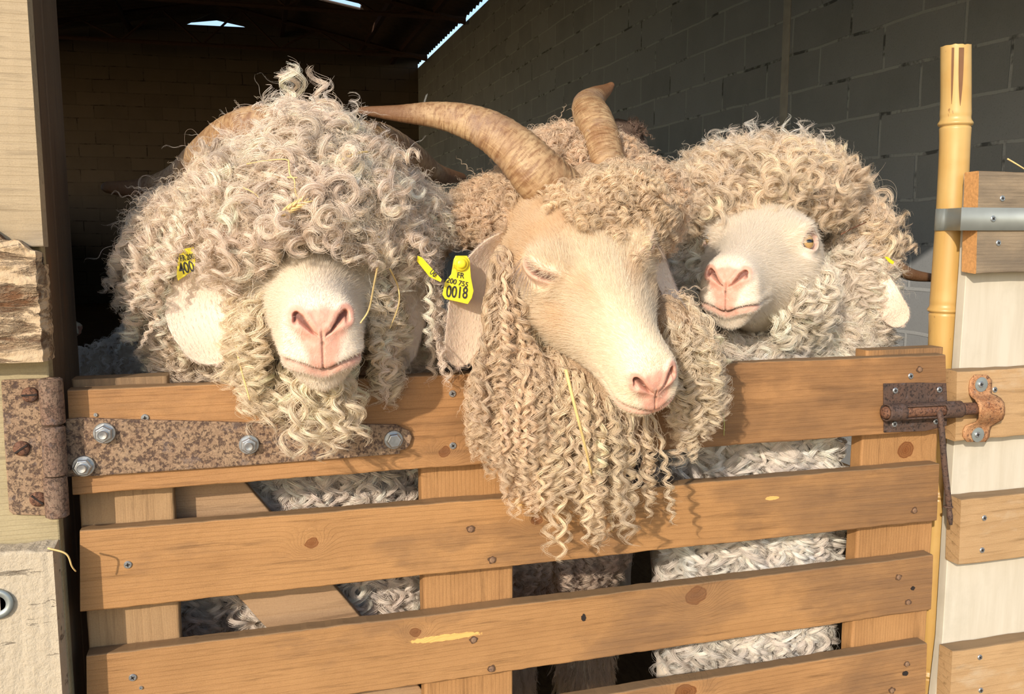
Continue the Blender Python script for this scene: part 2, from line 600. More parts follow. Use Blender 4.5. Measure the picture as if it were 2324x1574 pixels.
struct(boxo('wall_right', WX, WX+.06, -.1, WY+.2, 0, EAVE-.012, M['block_right']))
struct(boxo('trim_1', WX-.004, WX+.01, 3.40, 3.47, 0, EAVE-.06, M['mortar'], bev=.002))
struct(boxo('wall_left', LX-.2, LX, -.1, WY+.2, 0, 1.7, M['block_right']))      # unseen; opening above added to let sky light in, roof run out against sun
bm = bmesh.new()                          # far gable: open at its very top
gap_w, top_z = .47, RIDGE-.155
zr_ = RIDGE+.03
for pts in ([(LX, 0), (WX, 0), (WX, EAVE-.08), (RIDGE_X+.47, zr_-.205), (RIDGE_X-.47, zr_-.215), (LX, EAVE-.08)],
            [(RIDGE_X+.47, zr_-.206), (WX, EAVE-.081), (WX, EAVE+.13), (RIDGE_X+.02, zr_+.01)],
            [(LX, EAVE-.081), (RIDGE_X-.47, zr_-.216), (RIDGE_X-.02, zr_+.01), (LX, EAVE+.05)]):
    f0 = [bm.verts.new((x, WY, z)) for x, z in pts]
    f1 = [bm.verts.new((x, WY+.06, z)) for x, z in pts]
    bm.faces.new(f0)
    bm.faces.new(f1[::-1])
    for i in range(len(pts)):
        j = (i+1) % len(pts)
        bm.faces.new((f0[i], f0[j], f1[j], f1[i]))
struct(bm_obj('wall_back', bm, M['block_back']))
struct(boxo('floor', LX-.2, WX+.2, .05, WY+.3, -.12, 0, M['straw_floor']))
struct(boxo('ground', -14, 14, -16, .05, -.15, -.01, M['ground']))

# the front of the barn, above and beside the opening (outside the frame, it shades the inside)
OPEN_R, OPEN_L, LINTEL = 2.3, -.06, 2.33
bm = bmesh.new()
box_bm(bm, LX-.2, -.345, .02, .2, 0, EAVE+.05)
box_bm(bm, -.345, WX+.2, .02, .2, LINTEL, EAVE+.05)
box_bm(bm, OPEN_R, WX+.2, .02, .2, 0, LINTEL)
v = [bm.verts.new(p) for p in ((LX-.2, .02, EAVE+.05), (WX+.2, .02, EAVE+.05), (RIDGE_X, .02, RIDGE),
                               (LX-.2, .2, EAVE+.05), (WX+.2, .2, EAVE+.05), (RIDGE_X, .2, RIDGE))]
for f in ((0, 1, 2), (5, 4, 3), (0, 3, 4, 1), (1, 4, 5, 2), (2, 5, 3, 0)):
    bm.faces.new([v[i] for i in f])
struct(bm_obj('wall_front', bm, M['block_right']))

# corrugated roof, two slopes; a slit of daylight where two sheets do not meet
def roof_slope(name, x_lo, x_hi, z_lo, z_hi, y0, y1):
    verts, faces = [], []
    nx, ny = 2, int((y1-y0)/.045)
    for j in range(ny+1):
        y = y0+(y1-y0)*j/ny
        c = .022*math.cos(y*2*math.pi/.18)
        for i in range(nx+1):
            t = i/nx
            for dz in (0, .012):
                verts.append((x_lo+(x_hi-x_lo)*t, y, z_lo+(z_hi-z_lo)*t+c+dz))
    W = (nx+1)*2
    for j in range(ny):
        for i in range(nx):
            a = j*W+i*2
            faces.append((a, a+2, a+W+2, a+W))
            faces.append((a+1, a+W+1, a+W+3, a+3))
        faces.append((j*W, j*W+W, j*W+W+1, j*W+1))
        e = j*W+nx*2
        faces.append((e, e+1, e+W+1, e+W))
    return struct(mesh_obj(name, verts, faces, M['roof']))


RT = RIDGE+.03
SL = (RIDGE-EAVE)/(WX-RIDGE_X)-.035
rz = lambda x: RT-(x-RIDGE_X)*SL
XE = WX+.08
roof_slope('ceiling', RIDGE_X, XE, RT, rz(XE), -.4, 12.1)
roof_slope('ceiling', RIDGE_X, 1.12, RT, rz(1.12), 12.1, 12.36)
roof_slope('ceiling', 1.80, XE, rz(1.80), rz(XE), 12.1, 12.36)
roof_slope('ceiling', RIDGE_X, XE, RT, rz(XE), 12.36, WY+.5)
roof_slope('ceiling', RIDGE_X, LX-3.2, RT, EAVE-.30, -.4, WY+.5)  # unseen part past the left wall added to keep sun out of its opening


def truss(y, k):
    r = empty('roof_truss', (RIDGE_X, y, EAVE))
    tag(r, ['rusty lattice roof truss nearest the doorway opening', 'rusty lattice roof truss second from the doorway, high inside the barn',
            'rusty lattice roof truss half way down the barn', 'rusty lattice roof truss just short of the far gable',
            'rusty lattice truss standing close against the far gable'][k], 'roof truss', 'steel trusses under the barn roof')
    zt = lambda x: RIDGE-.07-abs(x-RIDGE_X)*((RIDGE-EAVE)/(WX-RIDGE_X) if x > RIDGE_X else (RIDGE-EAVE)/(RIDGE_X-LX))
    zb = EAVE-.02
    bm = bmesh.new()
    for (xa, xb) in ((LX+.05, RIDGE_X), (RIDGE_X, WX-.05)):
        tube_bm(bm, [(xa, y, zt(xa)), (xb, y, zt(xb))], .035, 4)
    bm_obj('top_chord', bm, M['steel_truss'], r)
    bm = bmesh.new()
    tube_bm(bm, [(LX+.05, y, zb), (WX-.05, y, zb)], .03, 4)
    bm_obj('bottom_chord', bm, M['steel_truss'], r)
    xs = np.linspace(LX+.1, WX-.1, 13)
    bm = bmesh.new()
    for i in range(12):
        a, b = xs[i], xs[i+1]
        if i % 2 == 0:
            tube_bm(bm, [(a, y, zb), (b, y, zt(b))], .017, 4)
        else:
            tube_bm(bm, [(a, y, zt(a)), (b, y, zb)], .017, 4)
    bm_obj('lattice', bm, M['steel_truss'], r)
    return r


for k, y in enumerate((1.9, 4.9, 7.9, 10.9, 13.6)):
    truss(y, k)
for k, x in enumerate((2.6, 2.05, .80, -1.5, -2.6)):
    z = RIDGE-.02-abs(x-RIDGE_X)*.19
    p = boxo('roof_purlin', x-.03, x+.03, .2, WY, z-.09, z-.01, M['steel_truss'])
    tag(p, ['dark roof purlin lowest beside the right block wall', 'dark roof purlin second up from the right block wall',
            'dark roof purlin just right of the ridge', 'dark roof purlin just left of the ridge',
            'dark roof purlin lowest on the left side of the roof'][k], 'purlin', 'purlins carrying the roof')

# ------------------------------------------------------------------ left door post with its boards
post = empty('door_post', (-.14, .02, 0))
tag(post, 'thick timber door post with dark brown inner side at the left edge', 'post')
xp = at(112, 850, -.012).x
pb = boxo('post_timber', -.30, xp, -.012, .010, -.01, LINTEL-.005, M['post_pale'], post, .002)
XR = at(89, 400, -.035).x
reveal = at(136, 200, .17)
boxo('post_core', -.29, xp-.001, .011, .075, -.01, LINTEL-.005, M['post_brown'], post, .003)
o = plank('upper_board', ((-.33, at(50, 560, -.035).z), (-.33, 2.3), (XR, at(60, 560, -.035).z), (XR, 2.3)), -.037, -.013, M['ply_pale'], post, rough=.001, n=40, seed=3)
tag(o, 'pale plywood board with a horizontal grain')
# rotten broken board below it
zt_, zb_ = at(45, 512, -.04).z, at(45, 821, -.04).z
NXr, NZr = 70, 90
verts, faces = [], []
for j in range(NZr+1):
    for i in range(NXr+1):
        t, s = i/NXr, j/NZr
        x = -.33+(XR-.001+.33)*t
        top = zt_+.004 + .012*sn(x*60, 2, 0) - max(0, (x-(XR-.055)))*.62
        z = zb_+(top-zb_)*s
        amp = .0035+.006*max(0, s-.45)
        y = -.045 + amp*(sn(x*22, 0, z*70)+.6*sn(x*60, 4, z*150)) - .006*s
        if i == NXr:
            y = -.034
        xx = x + (.0016*sn(3, z*90, 1)+.0012*sn(3, z*240, 1) if i >= NXr-1 else 0)
        verts.append((xx, y, z))
nv = len(verts)
for j in range(NZr):
    for i in range(NXr):
        a = j*(NXr+1)+i
        faces.append((a, a+1, a+NXr+2, a+NXr+1))
rim = [i for i in range(NXr+1)] + [(j*(NXr+1)+NXr) for j in range(1, NZr+1)] + [NZr*(NXr+1)+i for i in range(NXr-1, -1, -1)] + [j*(NXr+1) for j in range(NZr-1, 0, -1)]
back = {}
for r_ in rim:
    back[r_] = len(verts)
    x, y, z = verts[r_]
    verts.append((x, -.0375 if z > zt_-.04 else -.0125, z))
for i in range(len(rim)):
    a, b = rim[i], rim[(i+1) % len(rim)]
    faces.append((b, a, back[a], back[b]))
o = mesh_obj('rotten_board', verts, faces, M['rotten'], post)
tag(o, 'crumbling rotten board with torn fibres')
# lower crumbling board with a washer
XL = at(122, 1260, -.042).x
zl = at(60, 1252, -.045).z
lb = plank('lower_board', ((-.33, -.01), (-.33, zl+.004), (at(131, 1560, -.045).x+.004, -.01), (XL, zl)), -.045, -.0125, M['crumbly'], post, bev=.003, rough=.0022, n=60, seed=8)
tag(lb, 'pale crumbling lower board with a torn edge')
bm = bmesh.new()
c = at(-8, 1370, -.047)
lathe_bm(bm, c, (0, -1, 0), [(.009, -.002), (.009, .0015), (.016, .002), (.016, -.002)], 40)
bm_obj('washer', bm, M['galvanised'], post, True)

# dark jamb board inside the opening, behind the post
jx = at(133, 100, .16).x
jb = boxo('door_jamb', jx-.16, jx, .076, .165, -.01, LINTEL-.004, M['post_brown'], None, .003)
tag(jb, 'dark brown timber jamb just behind the left door post', 'door jamb')

# ------------------------------------------------------------------ the gate
gate = empty('wooden_gate', (0, 0, .08))
tag(gate, 'low slatted wooden gate of orange pine boards with the goats looking over it', 'gate')
ZB = .07
c_top = (px(165, 1123), px(153, 885), px(2148, 974), px(2146, 804))
plank('top_board', c_top, 0, .022, M['pine_top'], gate, n=160, seed=1)
c_b2 = (px(182, 1389), px(181, 1205), px(2126, 1181), px(2132, 1052))
c_b3 = ((px(198, 1664)), px(196, 1488), px(2113, 1383), px(2118, 1259))
c_b4 = ((px(205, 1935)), px(205, 1762), px(2100, 1575), px(2104, 1458))
knot2 = [px(706, 1232)+(.007,), px(1217, 1180)+(.006,)]
knot3 = [px(1578, 1350)+(.0125,), px(944, 1435)+(.006,)]
knot4 = [px(1556, 1570)+(.012,)]
yel = (.72, .45, .14)
mats = [wood('pine_slat_upper', (.42, .23, .092), (.27, .135, .05), seed=31, stain=(.15, .085, .045), stain_lo=.57, stain_x=(.0, 1.2), knots=knot2,
             streaks=[(px(1160, 1150)[0], px(1185, 1150)[0], px(1170, 1146)[1], .002, yel), (px(1736, 1130)[0], px(1768, 1130)[0], px(1750, 1130)[1], .003, yel)]),
        wood('pine_slat_middle', (.39, .215, .088), (.25, .125, .046), seed=37, stain=(.16, .09, .048), stain_lo=.56, stain_x=(.0, 1.1), knots=knot3,
             streaks=[(px(925, 1450)[0], px(1095, 1450)[0], px(1010, 1446)[1], .0045, yel)]),
        wood('pine_slat_lower', (.39, .215, .09), (.25, .125, .048), seed=43, stain=(.15, .085, .045), stain_lo=.58, stain_x=(.0, 1.3), knots=knot4)]
for c_, m_, s_ in ((c_b2, mats[0], 2), (c_b3, mats[1], 3), (c_b4, mats[2], 4)):
    plank('slat', c_, 0, .022, m_, gate, n=160, seed=s_)
zz = [c_b4[0][1]-.10, c_b4[0][1]-.22, c_b4[0][1]-.34]
for k, z in enumerate(zz):
    plank('slat', ((c_b4[0][0], z-.0), (c_b4[0][0], z+.085), (c_b4[2][0], z), (c_b4[2][0], z+.085)), 0, .022, mats[k], gate, n=60, seed=5+k)


def up(u0, u1, v, tz, mat='pine_upright'):
    x0 = at(u0, v, .0225).x
    x1 = at(u1, v, .0225).x
    return plank('upright', ((x0, ZB), (x0, tz), (x1, ZB), (x1, tz)), .0225, .050, M[mat], gate, bev=.0035, vertical=True, n=90, seed=u0)


up(181, 396, 1160, at(240, 868, .03).z+.006, 'pine_post_left')
up(957, 1165, 1090, 1.0-.004)
up(1956, 2128, 1020, at(2050, 796, .03).z+.004)
# diagonal brace behind the uprights
pa, pb_ = at(617, 1166, .052), at(820, 1403, .052)
pc = at(551, 1365, .052)
d = Vector((pb_.x-pa.x, 0, pb_.z-pa.z)).normalized()
nn = Vector((-d.z, 0, d.x))
w = (Vector(pa)-Vector(pc)).dot(nn)
p0 = Vector((pa.x, 0, pa.z))-d*.19
p1 = Vector((pa.x, 0, pa.z))+d*.60
q0, q1 = p0-nn*w, p1-nn*w
plank('brace', ((q0.x, q0.z), (p0.x, p0.z), (q1.x, q1.z), (p1.x, p1.z)), .051, .070, M['pine_brace'], gate, n=60, seed=5)


def screw(u, v, y, parent, r=.0043, mat='zinc', star=True):
    """countersunk screw head with a cross recess"""
    p = at(u, v, y-.0008)
    bm = bmesh.new()
    lathe_bm(bm, p, (0, -1, 0), [(r*.6, -.004), (r, -.0008), (r, .0004), (r*.86, .0010), (r*.30, .0010), (r*.26, -.0006), (.0002, -.0006)], 20)
    o = bm_obj('screw', bm, M[mat], parent, False)
    if star:
        b2 = bmesh.new()
        rr = random.random()
        for a in (rr, rr+math.pi/2):
            s, c_ = math.sin(a), math.cos(a)
            box = box_bm(b2, -r*.55, r*.55, -.0004, .0004, -r*.10, r*.10)
            for v_ in box:
                x, yy, z = v_.co
                v_.co = (p.x+x*c_-z*s, p.y-.0011+yy, p.z+x*s+z*c_)
        s_ = bm_obj('cross_recess', b2, M['dark_hole'], o)
    return o


def nail(u, v, y, parent, r=.0036):
    p = at(u, v, y-.0006)
    bm = bmesh.new()
    k_ = 26
    rg = [(p.x+r*1.25*(1+.45*sn(math.cos(2*math.pi*i/k_)*1.6+u, math.sin(2*math.pi*i/k_)*1.6, v))*math.cos(2*math.pi*i/k_)*1.15,
           p.z+r*1.2*(1+.45*sn(math.cos(2*math.pi*i/k_)*1.6+u, math.sin(2*math.pi*i/k_)*1.6, v))*math.sin(2*math.pi*i/k_)) for i in range(k_)]
    A_ = [bm.verts.new((x, y-.0012, z)) for x, z in rg]
    B_ = [bm.verts.new((x, y+.002, z)) for x, z in rg]
    bm.faces.new(A_)
    for i in range(k_):
        bm.faces.new((A_[i], A_[(i+1) % k_], B_[(i+1) % k_], B_[i]))
    h = bm_obj('nail_stain', bm, M['stain_dark'], parent)
    bm = bmesh.new()
    lathe_bm(bm, p, (0.12, -1, .1), [(r*.8, -.002), (r, .0003), (r*.97, .0013), (r*.6, .0018)], 16)
    o = bm_obj('nail', bm, M['nail'], parent)
    h.parent = o
    h.location = (0, 0, 0)
    return o


for u, v in ((1027, 893), (1125, 946), (1028, 1011), (290, 1281), (301, 1537), (2067, 853), (329, 948)):
    screw(u, v, 0, gate)
for u, v in ((217, 941), (320, 1560)):
    screw(u, v, 0, gate, .0022, star=False)
for u, v in ((1068, 1200), (1117, 1270), (1075, 1451), (1115, 1517), (2075, 1158), (2039, 1309), (2061, 1366), (2058, 1506), (2024, 1566), (2087, 838)):
    nail(u, v, 0, gate)


def hole(u, v, rx, rz, y=0.0):
    """dark knot hole, a small burnt-looking oval with a ragged rim"""
    p = at(u, v, y)
    bm = bmesh.new()
    ring = []
    k = 22
    for i in range(k):
        a = 2*math.pi*i/k
        w_ = 1+.35*sn(math.cos(a)*2+u, math.sin(a)*2, 1)
        ring.append((p.x+rx*w_*math.cos(a), p.z+rz*w_*math.sin(a)))
    A = [bm.verts.new((x, y-.0012, z)) for x, z in ring]
    B = [bm.verts.new((x, y+.003, z)) for x, z in ring]
    bm.faces.new(A)
    for i in range(k):
        bm.faces.new((A[i], A[(i+1) % k], B[(i+1) % k], B[i]))
    return bm_obj('knot_hole', bm, M['dark_hole'], gate)


hole(1075, 946, .008, .0048)
hole(1118, 1003, .0085, .0035)
hole(2071, 1334, .0035, .003)
hole(2054, 1527, .005, .0035)
hole(1324, 1400, .003, .005)

# ------------------------------------------------------------------ strap hinge
hinge = empty('strap_hinge', (-.03, -.02, .9))
tag(hinge, 'large rusty strap hinge bolted across the left half of the top board', 'hinge')


def poly_plate(name, pts, y0, y1, mat, parent, bev=.0012):
    bm = bmesh.new()
    A = [bm.verts.new((x, y0, z)) for x, z in pts]
    B = [bm.verts.new((x, y1, z)) for x, z in pts]
    bm.faces.new(A)
    bm.faces.new(B[::-1])
    for i in range(len(pts)):
        j = (i+1) % len(pts)
        bm.faces.new((A[j], A[i], B[i], B[j]))
    o = bm_obj(name, bm, mat, parent)
    return bevel(o, bev)


def pxy(u, v, y):
    p = at(u, v, y)
    return (p.x, p.z)


yl = -.017
poly_plate('leaf_plate', [pxy(*c, yl) for c in ((2, 864), (8, 862), (100, 859), (112, 960), (122, 1166), (108, 1170), (30, 1168), (20, 1160), (10, 1010))], yl, -.0125, M['rust_pitted'], hinge)
ys = -.006
st = [(148, 952), (182, 948), (300, 952), (500, 957), (640, 962), (760, 961), (900, 964), (914, 972), (930, 978), (935, 992), (930, 1010), (920, 1020), (908, 1022), (908, 1030), (800, 1038), (640, 1050), (480, 1062), (300, 1074), (240, 1078), (225, 1080), (148, 1082)]
poly_plate('strap', [pxy(*c, ys) for c in st], ys, -.0006, M['rust_pitted'], hinge)
# knuckles: three rolled barrels round one pin
for (v0, v1, ua, ub, da) in ((858, 962, 114, 122, 0), (966, 1078, 120, 127, .0), (1080, 1172, 125, 131, 0)):
    a, b = at(ua, v0, -.020), at(ub, v1, -.020)
    bm = bmesh.new()
    ax = (b-a)
    L = ax.length
    lathe_bm(bm, a, ax, [(.0095, 0), (.0118, .0015), (.0120, .01), (.0118, L-.0015), (.0095, L)], 32)
    bm_obj('knuckle', bm, M['rust_barrel'], hinge, False)
bm = bmesh.new()
a, b = at(118, 856, -.020), at(130, 1174, -.020)
lathe_bm(bm, a, b-a, [(.0055, 0), (.0055, (b-a).length)], 20)
bm_obj('pin', bm, M['rust_barrel'], hinge, True)


def slotted(u, v, ang, r=.0082):
    p = at(u, v, yl-.001)
    bm = bmesh.new()
    lathe_bm(bm, p, (0, -1, 0), [(r*.9, -.001), (r, .0005), (r*.9, .002), (r*.5, .0032), (.0003, .0036)], 28)
    o = bm_obj('slotted_screw', bm, M['rust_screw'], hinge, True)
    b2 = bmesh.new()
    bx = box_bm(b2, -r*.9, r*.9, -.0022, 0, -.0009, .0009)
    s, c_ = math.sin(ang), math.cos(ang)
    for v_ in bx:
        x, yy, z = v_.co
        v_.co = (p.x+x*c_-z*s, p.y-.0018+yy, p.z+x*s+z*c_)
    bm_obj('slot', b2, M['dark_hole'], o)
    return o


slotted(68, 895, .02)
slotted(49, 1017, .6)
slotted(86, 1132, -.75)


def hexbolt(u, v, rh=.0098, rw=.0115, stud=True):
    p = at(u, v, ys-.001)
    bm = bmesh.new()
    rot = random.random()
    lathe_bm(bm, p, (0, -1, 0), [(rw, -.0005), (rw, .0012), (rw*.96, .0018)], 36)
    w_ = bm_obj('washer', bm, M['zinc'], hinge)
    bm = bmesh.new()
    lathe_bm(bm, p, (0, -1, 0), [(rh, .0018), (rh, .0075), (rh*.86, .0092)], 6, rot=rot)
    n_ = bm_obj('hex_nut' if stud else 'hex_bolt', bm, M['zinc'], hinge)
    bevel(n_, .0005)
    w_.parent = n_
    w_.location = (0, 0, 0)
    if stud:
        bm = bmesh.new()
        lathe_bm(bm, p, (0, -1, 0), [(rh*.52, .008), (rh*.52, .0128), (rh*.42, .0142), (rh*.1, .0138)], 24)
        s_ = bm_obj('bolt_end', bm, M['zinc'], n_)
    return n_


hexbolt(237, 982)
hexbolt(190, 1057)
hexbolt(565, 1008, .0095, .0112, True)
hexbolt(893, 997, .0092, .0112, False)

# ------------------------------------------------------------------ sliding bolt latch
latch = empty('gate_bolt', (1.12, -.01, .93))
tag(latch, 'rusty iron sliding bolt with hanging handle at the right end of the gate', 'bolt latch')
yp = -.0025
poly_plate('back_plate', [pxy(*c, yp) for c in ((2006, 870), (2080, 868), (2148, 869), (2150, 905), (2149, 965), (2100, 978), (2007, 981), (2006, 925))], yp, -.0003, M['black_iron'], latch, .0006)
for u, v in ((2032, 886), (2132, 884), (2030, 962), (2124, 956)):
    screw(u, v, yp, latch, .0043)
yb = -.012
a, b = at(2010, 936, yb), at(2178, 928, yb)
bm = bmesh.new()                          # sleeve with a long slot in its front
ax = (b-a).normalized()
s_, t_, _ = frame_from(ax)
L = (b-a).length
NS, NL = 40, 44
Rr = .0112
vg = {}
for i in range(NL+1):
    for k in range(NS):
        a_ = 2*math.pi*k/NS
        rr = Rr*(1+.04*sn(i*.4, k*.5, 3))
        vg[i, k] = bm.verts.new(a+ax*(L*i/NL)+s_*(rr*math.cos(a_))+t_*(rr*math.sin(a_)))
fy = None
for i in range(NL):
    for k in range(NS):
        vs = (vg[i, k], vg[i, (k+1) % NS], vg[i+1, (k+1) % NS], vg[i+1, k])
        cen = sum((v_.co for v_ in vs), Vector())/4
        rel = (cen-(a+ax*(L*(i+.5)/NL))).normalized()
        if 9 < i < 33 and rel.y < -.72:
            continue
        bm.faces.new(vs)
o = bm_obj('sleeve', bm, M['black_iron'], latch, True)
m_ = o.modifiers.new('solid', 'SOLIDIFY')
m_.thickness = .002
m_.offset = 0
bm = bmesh.new()
a2, b2_ = at(2004, 936, yb), at(2262, 924, yb)
ln = (b2_-a2).length
lathe_bm(bm, a2, b2_-a2, [(.003, -.001), (.0072, .0006), (.0088, .004), (.0088, ln-.003), (.006, ln)], 28)
bm_obj('rod', bm, M['rust_screw'], latch, True)
bm = bmesh.new()
h0 = at(2133, 940, yb-.006)
hp = [at(2130, 930, yb-.004), at(2134, 945, yb-.011), at(2138, 985, yb-.012), at(2144, 1060, yb-.010), at(2151, 1120, yb-.008), at(2154, 1148, yb-.008)]
tube_bm(bm, [Vector(p) for p in spline(hp, 24)], [.0042]*20+[.0044]*4, 14)
c0 = at(2152, 1148, yb-.008)
lathe_bm(bm, c0, (0.04, 0, -1), [(.003, -.001), (.0066, 0), (.0066, .0016), (.003, .0022)], 20)
tube_bm(bm, [at(2154, 1150, yb-.008), at(2156, 1172, yb-.009), at(2158, 1190, yb-.010)], [.0034, .0042, .0022], 10)
bm_obj('handle', bm, M['black_iron'], latch, True)

# ------------------------------------------------------------------ fixed panel to the right
panel = empty('fence_panel', (1.5, 0, .0))
tag(panel, 'whitewashed plywood panel with nailed cross boards right of the bamboo', 'fence panel')
PY = .028
xL = [at(2186, 610, PY).x, at(2172, 1000, PY).x, at(2140, 1560, PY).x]
pts = [(at(2194, 600, PY).x, at(2190, 600, PY).z), (at(2206, 395, PY).x, at(2200, 392, PY).z), (2.28, at(2200, 392, PY).z),
       (2.28, .02), (at(2120, 1700, PY).x-.03, .02), (at(2139, 1450, PY).x, at(2139, 1450, PY).z), (at(2166, 1000, PY).x, at(2166, 1000, PY).z)]
poly_plate('plywood', pts, PY, PY+.016, M['painted_ply'], panel, .001)


def pboard(name, lb_, lt_, zr0, zr1, y0, mat, seed):
    a_, b_ = at(*lb_, y0), at(*lt_, y0)
    return plank(name, ((a_.x, a_.z), (b_.x, b_.z), (2.28, zr0), (2.28, zr1)), y0, PY-.0005, mat, panel, bev=.002, rough=.001, n=50, seed=seed)


zA0, zA1 = at(2186, 619, .0).z, at(2196, 388, .0).z
rA = pboard('rail', (2215, 619), (2222, 388), zA0, zA1, .0, M['panel_grey'], 11)
rA.data.materials.append(M['panel_end'])
rA.data.polygons[len(rA.data.polygons)-2].material_index = 1
zB0, zB1 = at(2170, 1000, .004).z, at(2179, 846, .004).z
pboard('rail', (2168, 1001), (2172, 843), zB0+.004, zB1+.004, .004, M['panel_tan'], 12)
zC0, zC1 = at(2176, 1282, .0).z, at(2181, 1133, .0).z
pboard('rail', (2176, 1282), (2181, 1133), zC0, zC1, .0, M['panel_tan'], 13)
zD1 = at(2162, 1478, .0).z
pboard('rail', (2152, 1640), (2162, 1478), zD1-.095, zD1, .0, M['panel_tan'], 14)
# fresh sawn end of the top rail
e0, e1 = at(2190, 619, -.0006), at(2198, 388, -.0006)
for u, v in ((2275, 450), (2266, 551), (2258, 884), (2234, 1175), (2229, 1248), (2224, 1491), (2226, 1566)):
    screw(u, v, .0 if v != 884 else .004, panel, .0043)

strap = empty('metal_strap', (1.3, -.03, 1.2))
tag(strap, 'flat galvanised steel band holding the bamboo pole to the grey rail', 'metal strap')

# bamboo pole
bam = empty('bamboo_pole', (1.25, -.01, 0))
tag(bam, 'thick yellow bamboo pole standing right of the gate', 'bamboo pole')
ctrl = [(2170, 106, .036), (2169, 280, .0345), (2160, 480, .034), (2144, 702, .0335), (2136, 900, .031), (2128, 1100, .029), (2118, 1300, .027), (2108, 1500, .025), (2098, 1750, .0235), (2090, 2300, .022)]
BY = .074
prof = []
P3 = np.array([list(at(u, v, BY)) for u, v, r in ctrl])
hw = []
for (u, v, r) in ctrl:
    dep = (at(u, v, BY)-CAM).dot(FWD)
    hw.append({106: 33, 280: 33, 480: 33, 702: 32, 900: 30, 1100: 28, 1300: 26, 1500: 22, 1750: 20, 2300: 19}[v]*dep/FPX)
cp = spline(np.hstack([P3, np.array(hw)[:, None]]), 900)
nodes_v = [at(2169, 281, BY).z, at(2144, 703, BY).z, at(2122, 1120, BY).z, at(2108, 1524, BY).z, .18]
SEG = 40
verts, faces = [], []
for i, (x, y, z, r) in enumerate(cp):
    for nz in nodes_v:
        dz = z-nz
        r += .0024*math.exp(-(dz/.0032)**2) - .0022*math.exp(-((dz+.0045)/.0012)**2) - .0008*math.exp(-((dz-.008)/.004)**2) + .0010*math.exp(-(dz/.018)**2)
    for k in range(SEG):
        a_ = 2*math.pi*k/SEG
        groove = 1.0
        if z > nodes_v[1]:
            groove -= .10*math.exp(-((a_-math.radians(318))/.16)**2)     # sheath groove down one side
        jag = .0
        if i == 0:
            jag = .0022*sn(k*.5, 1, 2)
        verts.append((x+r*groove*math.cos(a_), y+r*groove*math.sin(a_), z+jag))
n_ = len(cp)
for i in range(n_-1):
    for k in range(SEG):
        a_, b_ = i*SEG+k, i*SEG+(k+1) % SEG
        faces.append((a_, a_+SEG, b_+SEG, b_))
# hollow top
x, y, z, r = cp[0]
base = len(verts)
for (rr, dz) in ((.78, 0.0), (.74, -.05)):
    for k in range(SEG):
        a_ = 2*math.pi*k/SEG
        verts.append((x+r*rr*math.cos(a_), y+r*rr*math.sin(a_), z+dz+.001*sn(k*.5, 1, 2)))
for k in range(SEG):
    k2 = (k+1) % SEG
    faces.append((k, k2, base+k2, base+k))
    faces.append((base+k, base+k2, base+SEG+k2, base+SEG+k))
faces.append(tuple(base+SEG+k for k in range(SEG)))
faces.append(tuple((n_-1)*SEG+k for k in range(SEG-1, -1, -1)))
mesh_obj('cane', verts, faces, M['bamboo'], bam, True)
# splits at the top: thin dark wedges let into the surface
for (u0, w0, v1) in ((2163, 5, 236), (2182, 11, 240)):
    x, y, z, r = cp[0]
    bm = bmesh.new()
    rows = []
    for j in range(12):
        t = j/11
        vv = 108+(v1-108)*t
        ci = cp[np.argmin(abs(cp[:, 2]-at(u0, vv, BY-.02).z))]
        hwid = w0*(1-t**3)*.5
        row = []
        for uu in (u0-hwid-3*t, u0+hwid-3*t):
            r_ = ray(uu, vv)
            # hit the cane cylinder
            ox, oy = CAM.x-ci[0], CAM.y-ci[1]
            A_ = r_.x**2+r_.y**2
            B_ = 2*(ox*r_.x+oy*r_.y)
            C_ = ox*ox+oy*oy-(ci[3]+.0004)**2
            tt = (-B_-math.sqrt(max(0, B_*B_-4*A_*C_)))/(2*A_)
            row.append(CAM+r_*tt)
        rows.append(row)
    vv_ = [[bm.verts.new(p) for p in r_] for r_ in rows]
    for A_, B_ in zip(vv_, vv_[1:]):
        bm.faces.new((A_[0], A_[1], B_[1], B_[0]))
    o = bm_obj('split', bm, plain('bamboo_split', (.17, .085, .04), .8), bam)
    m_ = o.modifiers.new('s', 'SOLIDIFY')
    m_.thickness = .0012

# strap mesh: round the front of the cane, then along the rail
zs0, zs1 = at(2160, 523, -.03).z, at(2160, 469, -.03).z
ci = cp[np.argmin(abs(cp[:, 2]-(zs0+zs1)/2))]
path = []
R0 = ci[3]+.0015
for a_ in range(160, 212, 5):
    aa = math.radians(a_)
    path.append((ci[0]+R0*math.cos(aa), ci[1]+R0*math.sin(aa)))
xa, ya = path[-1]
xe = at(2178, 496, 0).x
for t in np.linspace(.08, 1, 14):
    s_ = t*(1.6-.6*t)
    path.append((xa+(xe-xa)*t, ya+(-.003-ya)*s_))
path.append((2.27, -.003))
bm = bmesh.new()
rows = []
for i, (x, y) in enumerate(path):
    w_ = .0006*sn(i*.7, 0, 0)
    rows.append((bm.verts.new((x, y, zs0+w_)), bm.verts.new((x, y, zs1+w_))))
for A_, B_ in zip(rows, rows[1:]):
    bm.faces.new((A_[0], A_[1], B_[1], B_[0]))
o = bm_obj('band', bm, M['galvanised'], strap, True)
m_ = o.modifiers.new('s', 'SOLIDIFY')
m_.thickness = .0018
m_.offset = 0
screw(2254, 496, -.0035, strap, .0043)

# keeper for the bolt on the right rail
keep = empty('bolt_keeper', (1.33, 0, .93))
tag(keep, 'rusty folded bracket on the right rail that catches the gate bolt', 'bracket')
verts, faces = [], []
prof_v = [(2226, 858), (2222, 880), (2216, 896), (2222, 905), (2250, 908), (2270, 918), (2275, 930), (2262, 950), (2230, 962), (2200, 965), (2188, 975), (2196, 990), (2222, 998)]
yk = .003
